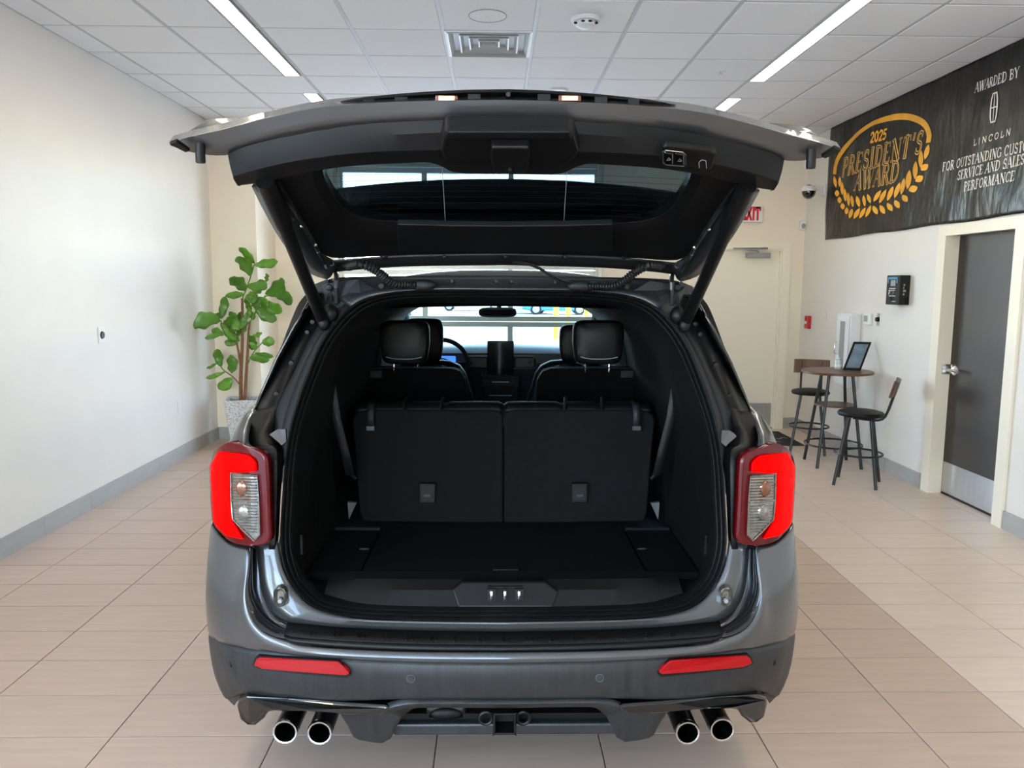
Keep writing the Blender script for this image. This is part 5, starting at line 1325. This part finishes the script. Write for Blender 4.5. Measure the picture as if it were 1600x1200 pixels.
for v in (0.3, 0.42, 0.52, 0.62): obj('side_mark', MB().box((xf + 0.035, y0 - 0.0015, zb_ + (zt - zb_) * v), (xf + 0.05 + 0.01 * math.sin(v * 20), y0, zb_ + (zt - zb_) * (v + 0.07))), 'grey_plastic', e, angle=0)
# thermostat and knob switch
c = wallpt(1356, 498.5)
e, hb_ = wall_box('thermostat', c[1] - 0.075, c[1] + 0.075, c[2] - 0.055, c[2] + 0.055, 0.025, 'white_plastic', 'white thermostat with grey screen left of the knob switch', 'thermostat')
obj('display', MB().box((XR - 0.027, c[1] - 0.02, c[2] - 0.025), (XR - 0.0252, c[1] + 0.055, c[2] + 0.032)), 'grey_plastic', e, angle=0)
c = wallpt(1371.5, 499)
e, hb_ = wall_box('knob_switch', c[1] - 0.035, c[1] + 0.035, c[2] - 0.058, c[2] + 0.058, 0.006, 'steel', 'steel wall plate with round black knob beside the thermostat', 'switch', bevel=0.002)
obj('knob', MB().lathe([(0, -0.03), (0.02, -0.03), (0.022, -0.006)], (XR, c[1], c[2]), 18, 'x'), 'black_plastic', e)
# fire alarm pull
c = wallpt(1263.5, 503)
e, hb_ = wall_box('fire_alarm', c[1] - 0.045, c[1] + 0.045, c[2] - 0.075, c[2] + 0.07, 0.045, 'alarm_red', 'small red fire alarm box near the exit door corner', 'fire alarm')
obj('pull_handle', MB().box((XR - 0.052, c[1] - 0.03, c[2] - 0.02), (XR - 0.0455, c[1] + 0.03, c[2] + 0.01)), 'white_plastic', e, angle=0, bevel=0.002)
obj('lock', MB().lathe([(0, -0.004), (0.007, -0.003), (0.008, 0)], (XR - 0.0455, c[1], c[2] + 0.04), 10, 'x'), 'black_plastic', e)
# blank plate
c = wallpt(1287.5, 492)
e, hb_ = wall_box('blank_plate', c[1] - 0.04, c[1] + 0.04, c[2] - 0.06, c[2] + 0.06, 0.006, 'wall_paint', 'cream blank wall plate between the fire alarm and extinguisher cabinet', 'wall plate', bevel=0.002)
for dz in (-0.04, 0.04): obj('screw', MB().lathe([(0, -0.008), (0.003, -0.0075), (0.004, -0.006)], (XR, c[1], c[2] + dz), 8, 'x'), 'grey_plastic', e)
c = onX(1384.5, 659, XR)
e, hb_ = wall_box('wall_outlet', c[1] - 0.04, c[1] + 0.04, c[2] - 0.06, c[2] + 0.06, 0.006, 'white_plastic', 'white outlet plate low on right wall behind the front stool', 'outlet', bevel=0.002)
obj('socket', MB().box((XR - 0.009, c[1] - 0.017, c[2] - 0.035), (XR - 0.0065, c[1] + 0.017, c[2] + 0.035)), 'white_plastic', e, angle=0, bevel=0.003)
# extinguisher cabinet
yA, yB_ = wallpt(1346, 495, XR)[1], wallpt(1309, 495, XR - 0.1)[1]
zt2, zb2 = wallpt(1327, 489)[2], wallpt(1327, 603)[2]
e, hb_ = wall_box('extinguisher_cabinet', yA, yB_, zb2, zt2, 0.10, 'white_plastic', 'white fire extinguisher cabinet with narrow window behind the bar table', 'cabinet')
dr = obj('cabinet_door', MB().box((XR - 0.112, yA + 0.02, zb2 + 0.02), (XR - 0.101, yB_ - 0.02, zt2 - 0.02)), 'white_plastic', e, angle=0, bevel=0.004)
ym = (yA + yB_) / 2
obj('door_window', MB().box((XR - 0.115, ym - 0.055, zb2 + 0.12), (XR - 0.1125, ym + 0.055, zt2 - 0.08)), 'glass_clear', dr, angle=0)
obj('window_backing', MB().box((XR - 0.1135, ym - 0.055, zb2 + 0.12), (XR - 0.1125, ym + 0.055, zt2 - 0.08)), 'grey_plastic', dr, angle=0)
obj('pull_handle', MB().tube([(XR - 0.113, yB_ - 0.045, zt2 - 0.42), (XR - 0.135, yB_ - 0.045, zt2 - 0.41), (XR - 0.135, yB_ - 0.045, zt2 - 0.30), (XR - 0.113, yB_ - 0.045, zt2 - 0.29)], 0.006, 6), 'steel', dr)
# dome camera
c = wallpt(1288, 297, XR)
e = empty('security_camera', (XR, c[1], c[2]), 'black dome security camera on a white arm beside the banner', 'security camera')
obj('wall_base', MB().box((XR - 0.02, c[1] - 0.05, c[2] - 0.06), (XR, c[1] + 0.05, c[2] + 0.06)), 'white_plastic', e, angle=0, bevel=0.008)
dc = onX(1261, 300, XR - 0.16); dc[1] = c[1]
dc = np.array((XR - 0.17, c[1], c[2] - 0.015))
obj('arm', MB().tube([(XR - 0.02, c[1], c[2] + 0.02), (XR - 0.1, c[1], c[2] + 0.03), dc + (0, 0, 0.03)], 0.026, 10), 'white_plastic', e)
obj('collar', MB().lathe([(0.0, 0.06), (0.06, 0.055), (0.08, 0.025), (0.078, 0.0)], dc, 20), 'white_plastic', e)
obj('dome', MB().ell(dc + (0, 0, -0.005), (0.074, 0.074, 0.078)), 'gloss_black', e)
# motion sensor in the corner
c = onY(1254, 352, YB - 0.02)
e = empty('motion_sensor', (c[0], YB, c[2]), 'small white motion sensor on far wall below the camera', 'sensor')
obj('housing', MB().box((c[0] - 0.035, YB - 0.05, c[2] - 0.055), (c[0] + 0.035, YB, c[2] + 0.055)), 'white_plastic', e, angle=0, bevel=0.01)
obj('lens', MB().ell((c[0], YB - 0.05, c[2] - 0.01), (0.025, 0.008, 0.03), 12, 8), 'grey_plastic', e)
# exit sign
a_, b_ = onY(1192, 321, YB - 0.03), onY(1192, 347.5, YB - 0.03)
e = empty('exit_sign', (a_[0] - 0.16, YB, b_[2]), 'white exit sign with red letters above the far door', 'sign')
sx1 = a_[0]; sx0 = sx1 - 0.335
obj('sign_face', MB().box((sx0, YB - 0.045, b_[2]), (sx1, YB, a_[2])), 'white_plastic', e, angle=0, bevel=0.008)
hgt = (a_[2] - b_[2])
obj('lettering', text_mesh('EXIT', (sx1 - 0.255, YB - 0.046, b_[2] + 0.14 * hgt), (sx1 - 0.03, YB - 0.046, b_[2] + 0.14 * hgt), hgt * 0.74, np.array((0, -1.0, 0)), shear=0, serif=False, weight=1.6, off=0.002), 'sign_red', e, angle=0, fix=False)
# left wall outlets
c = onX(158, 523.5, XL)
e = empty('data_outlet', (XL, c[1], c[2]), 'white wall plate with round black socket on the left wall', 'outlet')
obj('plate', MB().box((XL, c[1] - 0.05, c[2] - 0.062), (XL + 0.008, c[1] + 0.05, c[2] + 0.062)), 'white_plastic', e, angle=0, bevel=0.003)
obj('socket', MB().lathe([(0, 0.016), (0.026, 0.016), (0.03, 0.008)], (XL, c[1], c[2]), 20, 'x'), 'black_plastic', e)
c = onX(280, 634.5, XL)
e = empty('wall_outlet', (XL, c[1], c[2]), 'white outlet plate low on left wall near the potted plant', 'outlet')
obj('plate', MB().box((XL, c[1] - 0.045, c[2] - 0.062), (XL + 0.007, c[1] + 0.045, c[2] + 0.062)), 'white_plastic', e, angle=0, bevel=0.003)
for dz in (-0.025, 0.025): obj('socket', MB().box((XL + 0.0072, c[1] - 0.017, c[2] + dz - 0.014), (XL + 0.0095, c[1] + 0.017, c[2] + dz + 0.014)), 'white_plastic', e, angle=0, bevel=0.003)

# ================================================================== BAR TABLE AND STOOLS
tc = np.array((3.225, 7.38, 0.0))
th = 0.905
e = empty('bar_table', tc, 'round brown bar table with black tube legs and lower shelf', 'table')
obj('table_top', MB().lathe([(0, 0), (0.315, 0), (0.32, -0.004), (0.32, -0.02), (0.315, -0.024), (0, -0.024)], tc + (0, 0, th), 40), 'brown_wood', e)
for k in range(4):
    a = math.radians(40 + 90 * k)
    f_ = np.array((math.cos(a), math.sin(a), 0))
    obj('leg', MB().tube([tc + f_ * 0.15 + (0, 0, th - 0.024), tc + f_ * 0.285], 0.0145, 10), 'stool_steel', e)
obj('shelf', MB().lathe([(0, 0), (0.185, 0), (0.19, -0.004), (0.19, -0.014), (0, -0.018)], tc + (0, 0, 0.585), 32), 'brown_wood', e)
obj('foot_ring', MB().tube([tc + np.array((0.258 * math.cos(t), 0.258 * math.sin(t), 0.20)) for t in np.linspace(0, 2 * math.pi, 40, endpoint=False)], 0.009, 8, closed=True), 'stool_steel', e)
def stool(loc, rz, label, seat_h=0.625):
    loc = np.array(loc, float)
    ca, sa = math.cos(rz), math.sin(rz)
    def T(x, y, z): return loc + np.array((ca * x - sa * y, sa * x + ca * y, z))
    e_ = empty('bar_stool', loc, label, 'stool', 'bar stools at the round table')
    obj('seat', MB().lathe([(0, 0.02), (0.13, 0.018), (0.178, 0.006), (0.188, -0.012), (0.18, -0.028), (0.0, -0.03)], loc + (0, 0, seat_h), 32), 'leather', e_)
    for k in range(4):
        a = math.radians(45 + 90 * k)
        obj('leg', MB().tube([T(0.125 * math.cos(a), 0.125 * math.sin(a), seat_h - 0.03), T(0.235 * math.cos(a), 0.235 * math.sin(a), 0.0)], 0.0135, 10), 'stool_steel', e_)
    obj('foot_ring', MB().tube([loc + np.array((0.192 * math.cos(t), 0.192 * math.sin(t), 0.27)) for t in np.linspace(0, 2 * math.pi, 36, endpoint=False)], 0.009, 8, closed=True), 'stool_steel', e_)
    # back sits toward +x in stool space
    for yy in (-0.10, 0.10):
        obj('back_post', MB().tube(catmull([T(-0.05, yy, seat_h - 0.04), T(0.14, yy, seat_h - 0.045), T(0.19, yy, seat_h - 0.02), T(0.22, yy, seat_h + 0.06), T(0.275, yy, seat_h + 0.28)], 18), 0.0105, 8), 'stool_steel', e_)
    rows = []
    for z, xo in ((0.16, 0.242), (0.30, 0.278)):
        rows.append([T(xo - 0.018 + 0.03 * (1 - (y / 0.17)**2), y, seat_h + z) for y in np.linspace(-0.175, 0.175, 13)])
    obj('backrest', MB().grid(rows), 'brown_wood', e_, solid=0.016, bevel=0.004)
    return e_
stool((3.125, 6.64, 0), math.radians(-30), 'bar stool nearest the dark door, its backrest toward the wall')
stool((3.215, 7.96, 0), math.radians(68), 'bar stool behind the round table, nearest the exit door', 0.63)
# picture frame leaning on the table
b0, b1 = onZ(1317, 577.5, th + 0.007), onZ(1341, 581, th + 0.007)
b1 = b0 + np.array((0.155, -0.035, 0)) * 1.0
upv = onY(1334, 534, b0[1] + 0.10) - b0
fn = np.cross(b1 - b0, upv); fn /= np.linalg.norm(fn)
e = empty('picture_frame', (b0 + b1) / 2, 'black framed certificate propped up on the round bar table', 'picture frame')
def ff(u, v, o_=0.0): return b0 + (b1 - b0) * u + upv * v + fn * o_
frm = MB()
for (u0, v0), (u1, v1) in (((0, 0), (1, 0.07)), ((0, 0.93), (1, 1)), ((0, 0.07), (0.12, 0.93)), ((0.88, 0.07), (1, 0.93))):
    frm.prism([ff(u0, v0), ff(u1, v0), ff(u1, v1), ff(u0, v1)], -fn * 0.014)
obj('frame_border', frm, 'black_plastic', e, angle=0)
obj('picture', MB().prism([ff(0.12, 0.07, -0.005), ff(0.88, 0.07, -0.005), ff(0.88, 0.93, -0.005), ff(0.12, 0.93, -0.005)], -fn * 0.006), 'frame_picture', e, angle=0)
ms = (ff(0.5, 0.6, -0.014)); ft = ff(0.5, 0, -0.014) ; bk = np.array((ms[0] * 1.0, ms[1] + 0.06, th + 0.008))
obj('easel_leg', MB().tube([ms, bk], 0.006, 6), 'black_plastic', e)
c = onZ(1309, 577, th)
e = empty('sanitizer_bottle', c, 'small clear pump bottle beside the picture frame on table', 'bottle')
obj('bottle_body', MB().lathe([(0, 0.0), (0.03, 0.0), (0.033, 0.006), (0.033, 0.07), (0.028, 0.085), (0.013, 0.092), (0.013, 0.1)], c + (0, 0, 0.001), 20), 'liquid', e)
obj('label', MB().lathe([(0.0335, 0.02), (0.0335, 0.05)], c, 20), 'white_plastic', e)
pm = obj('pump', MB().lathe([(0.013, 0.1), (0.015, 0.102), (0.015, 0.112), (0.005, 0.114), (0.005, 0.14), (0, 0.141)], c, 12), 'white_plastic', e)
obj('nozzle', MB().tube([c + (0, 0, 0.138), c + (-0.03, 0, 0.14), c + (-0.035, 0, 0.13)], 0.0045, 6), 'white_plastic', pm)
# entrance mat
e = empty('door_mat', (2.8, 8.6, 0), 'black entrance mat with pale script before the exit door', 'mat')
obj('mat_body', MB().box((2.25, 8.24, 0.001), (3.30, 9.05, 0.010)), 'mat_black', e, angle=0, bevel=0.003)
for k, (x0, y0) in enumerate(((2.95, 8.85), (3.0, 8.62), (2.85, 8.40))):
    P = [np.array((x0 - 0.25 + 0.5 * t, y0 + 0.04 * math.sin(t * 22), 0.0108)) for t in np.linspace(0, 1, 30)]
    obj('script_line', MB().grid([[p + np.array((0, -0.012, 0)) for p in P], [p + np.array((0, 0.012, 0)) for p in P]]), 'grey_plastic', e, angle=0, fix=False)

# ================================================================== POTTED FIG
pc = np.array((-2.66, 8.28, 0))
e = empty('potted_fig', pc, 'tall leafy fiddle-leaf fig in a speckled grey square pot', 'potted plant')
ra_ = math.radians(12)
def sq(h, z): return [pc + np.array((h * (sx * math.cos(ra_) - sy * math.sin(ra_)), h * (sx * math.sin(ra_) + sy * math.cos(ra_)), z)) for sx, sy in ((-1, -1), (1, -1), (1, 1), (-1, 1))]
pot = MB().grid([sq(0.115, 0.0), sq(0.165, 0.49), sq(0.145, 0.49), sq(0.14, 0.44)], close=True)
pot.f.append((0, 1, 2, 3))
obj('pot', pot, 'pot_stone', e, angle=0, bevel=0.006)
so_ = MB().add(sq(0.142, 0.455), [(0, 1, 2, 3)])
obj('soil', so_, 'soil', e, angle=0)
def fq(x, y): return (280 + x / 3.635, 370 + y / 3.635)
def fpnt(x, y, Y): return onY(*fq(x, y), Y)
for pts, r_ in (([(352, 950), (350, 800), (358, 620), (360, 480), (358, 350)], 0.022), ([(372, 950), (380, 800), (390, 640), (395, 540), (402, 480)], 0.020), ([(350, 900), (352, 760), (340, 670), (325, 590)], 0.018)):
    P = [fpnt(x, y, 8.27 + 0.02 * math.sin(y)) for x, y in pts]
    obj('trunk', MB().tube(catmull(P, 20), [r_ * (1 - 0.4 * i / 19) for i in range(20)], 8), 'bark', e)
FL = [((430, 150), (340, 60), 22), ((425, 160), (560, 142), 28), ((400, 222), (335, 112), 46), ((378, 310), (285, 235), 44), ((365, 325), (262, 335), 22), ((385, 285), (500, 268), 34), ((488, 262), (498, 208), 13), ((490, 325), (600, 255), 48), ((545, 332), (642, 372), 40), ((455, 370), (585, 425), 35), ((430, 400), (552, 475), 36), ((375, 350), (445, 335), 32), ((370, 350), (402, 435), 20), ((235, 475), (82, 492), 48), ((238, 465), (262, 338), 26), ((250, 545), (147, 575), 15), ((235, 490), (322, 585), 25), ((300, 545), (290, 425), 38), ((300, 555), (352, 425), 18), ((330, 565), (352, 455), 42), ((252, 560), (187, 525), 22), ((330, 602), (255, 600), 22), ((410, 570), (470, 543), 14), ((470, 602), (542, 590), 30), ((412, 645), (400, 558), 30), ((430, 660), (535, 682), 15), ((398, 685), (512, 700), 30), ((300, 775), (290, 670), 34), ((237, 738), (213, 638), 26), ((262, 765), (152, 803), 14), ((217, 715), (155, 748), 10), ((300, 800), (223, 865), 36), ((390, 420), (425, 470), 22), ((225, 470), (190, 440), 26), ((455, 400), (420, 365), 36), ((355, 480), (300, 520), 30), ((340, 500), (265, 470), 30), ((410, 300), (470, 300), 26), ((400, 330), (430, 372), 26), ((345, 590), (270, 565), 24), ((395, 600), (440, 640), 20), ((380, 440), (350, 520), 20), ((440, 350), (500, 395), 28), ((250, 520), (300, 470), 26), ((400, 400), (380, 470), 18)]
STEM = [((425, 160), (395, 260), (362, 345)), ((490, 330), (430, 440), (402, 485)), ((455, 375), (425, 440), (402, 485)), ((235, 475), (280, 560), (325, 600)), ((300, 550), (320, 580), (327, 600)), ((470, 602), (420, 660), (385, 735)), ((262, 765), (310, 800), (348, 845)), ((378, 310), (366, 330), (360, 360)), ((237, 738), (250, 755), (265, 768)), ((545, 332), (500, 335), (480, 350))]
for i, pts in enumerate(STEM):
    obj('petiole', MB().tube(catmull([fpnt(x, y, 8.27 - 0.02 * (i % 3)) for x, y in pts], 8), 0.006, 6), 'bark' if i == 6 else 'leaf', e)
random.seed(3)
for i, (a, b, w_) in enumerate(FL):
    Y0 = 8.27 - 0.03 * (i % 3)
    Y1 = Y0 + random.uniform(-0.14, 0.08)
    A, B = fpnt(*a, Y0), fpnt(*b, Y1)
    if B[0] < -2.86:
        B = fpnt(*b, Y1 * 2.86 / -B[0]); A = A + np.array((0, 0.6 * (B[1] - A[1]), 0)) if A[0] < -2.75 else A
        A = fpnt(*a, A[1])
    W_ = w_ / 3.635 / FPX * 8.3
    d = B - A; L = np.linalg.norm(d); d /= L
    vd = np.array((0.03, 1, 0.0)); sd_ = np.cross(d, vd); sd_ /= np.linalg.norm(sd_)
    tw = random.uniform(-0.5, 0.5)
    nn = np.cross(sd_, d)
    sd_ = sd_ * math.cos(tw) + nn * math.sin(tw); nn = np.cross(sd_, d)
    W_ /= max(0.75, math.cos(tw))
    rows = []
    bend = random.uniform(0.04, 0.12) * L
    for t in np.linspace(0, 1, 13):
        wd = W_ * (math.sin(math.pi * min(1, t * 0.88 + 0.07))**0.75) * (0.7 + 0.45 * t)
        if t == 0: wd = 0.004
        if t == 1: wd *= 0.35
        mid = A + d * L * t + nn * (bend * math.sin(math.pi * t))
        rows.append([mid + sd_ * wd * s * (1 + 0.10 * math.sin(t * 13 + i + 2 * s)) + nn * (0.22 * wd * abs(s) + 0.009 * math.sin(t * 15 + s * 4 + i) * abs(s)) for s in (-1, -0.55, 0, 0.55, 1)])
    obj('leaf', MB().grid(rows), 'leaf', e, angle=60, solid=0.0015)

# ================================================================== OUTSIDE
obj('parking_lot', MB().box((-90, -90, -0.3), (90, 150, -0.16)), 'concrete', kind='structure', angle=0, label='pale concrete parking lot beyond the glass')
def parked(px, Y, m, label, flip=1, L=4.6):
    g = onZ(px, 480, 0); 
    x = onY(px, 480, Y)[0]
    e_ = empty('parked_car', (x, Y, -0.16), label, 'car', 'cars parked in the lot')
    z0 = -0.16
    prof_ = [(-L / 2, 0.35), (-L / 2, 0.75), (-L / 2 + 0.15, 0.95), (-L / 2 + 1.1, 1.05), (-L / 2 + 1.7, 1.48), (0.6, 1.52), (L / 2 - 0.8, 1.15), (L / 2 - 0.1, 1.05), (L / 2, 0.8), (L / 2, 0.35), (L / 2 - 0.4, 0.25), (-L / 2 + 0.4, 0.25)]
    obj('car_body', MB().prism([(x + flip * a, Y - 0.85, z0 + b) for a, b in prof_], (0, 1.7, 0)), m, e_, angle=0, bevel=0.08)
    obj('car_window', MB().prism([(x + flip * a, Y - 0.86, z0 + b) for a, b in ((-L / 2 + 1.3, 1.05), (-L / 2 + 1.8, 1.42), (0.55, 1.45), (1.2, 1.1))], (0, 1.72, 0)), 'gloss_black', e_, angle=0)
    for dx in (-L / 2 + 0.85, L / 2 - 0.85):
        for dy in (-0.78, 0.78):
            w_ = obj('wheel', MB().lathe([(0.0, -0.09), (0.22, -0.1), (0.33, -0.1), (0.34, 0), (0.33, 0.1), (0, 0.1)], (x + dx, Y + dy, z0 + 0.34), 24, 'y'), 'tyre', e_)
            if dy < 0: obj('hubcap', MB().lathe([(0, -0.115), (0.2, -0.11), (0.22, -0.1)], (x + dx, Y + dy, z0 + 0.34), 18, 'y'), 'grey_plastic', w_)
parked(590, 40, 'car_pale', 'pale parked car outside at the left of the windscreen view')
parked(735, 56, 'car_pale', 'pale parked car seen behind the rear view mirror')
parked(808, 52, 'car_pale', 'pale car parked outside beside the blue car', -1)
parked(870, 50, 'car_blue', 'bright blue car parked outside beyond the glass', -1, 4.4)
for px, lab in ((869, 'yellow bollard outside nearest the blue car'), (888, 'middle yellow bollard outside right of the blue car'), (917, 'rightmost yellow bollard outside near the window edge')):
    b_ = onY(px, 480, 26)
    e_ = empty('bollard', (b_[0], 26, -0.16), lab, 'bollard', 'yellow bollards in the lot')
    obj('post', MB().lathe([(0.09, 0), (0.09, 1.35), (0.06, 1.42), (0, 1.44)], (b_[0], 26, -0.16), 16), 'yellow_paint', e_)
    obj('base_collar', MB().lathe([(0.14, 0), (0.14, 0.06), (0.09, 0.07)], (b_[0], 26, -0.16), 16), 'concrete', e_)
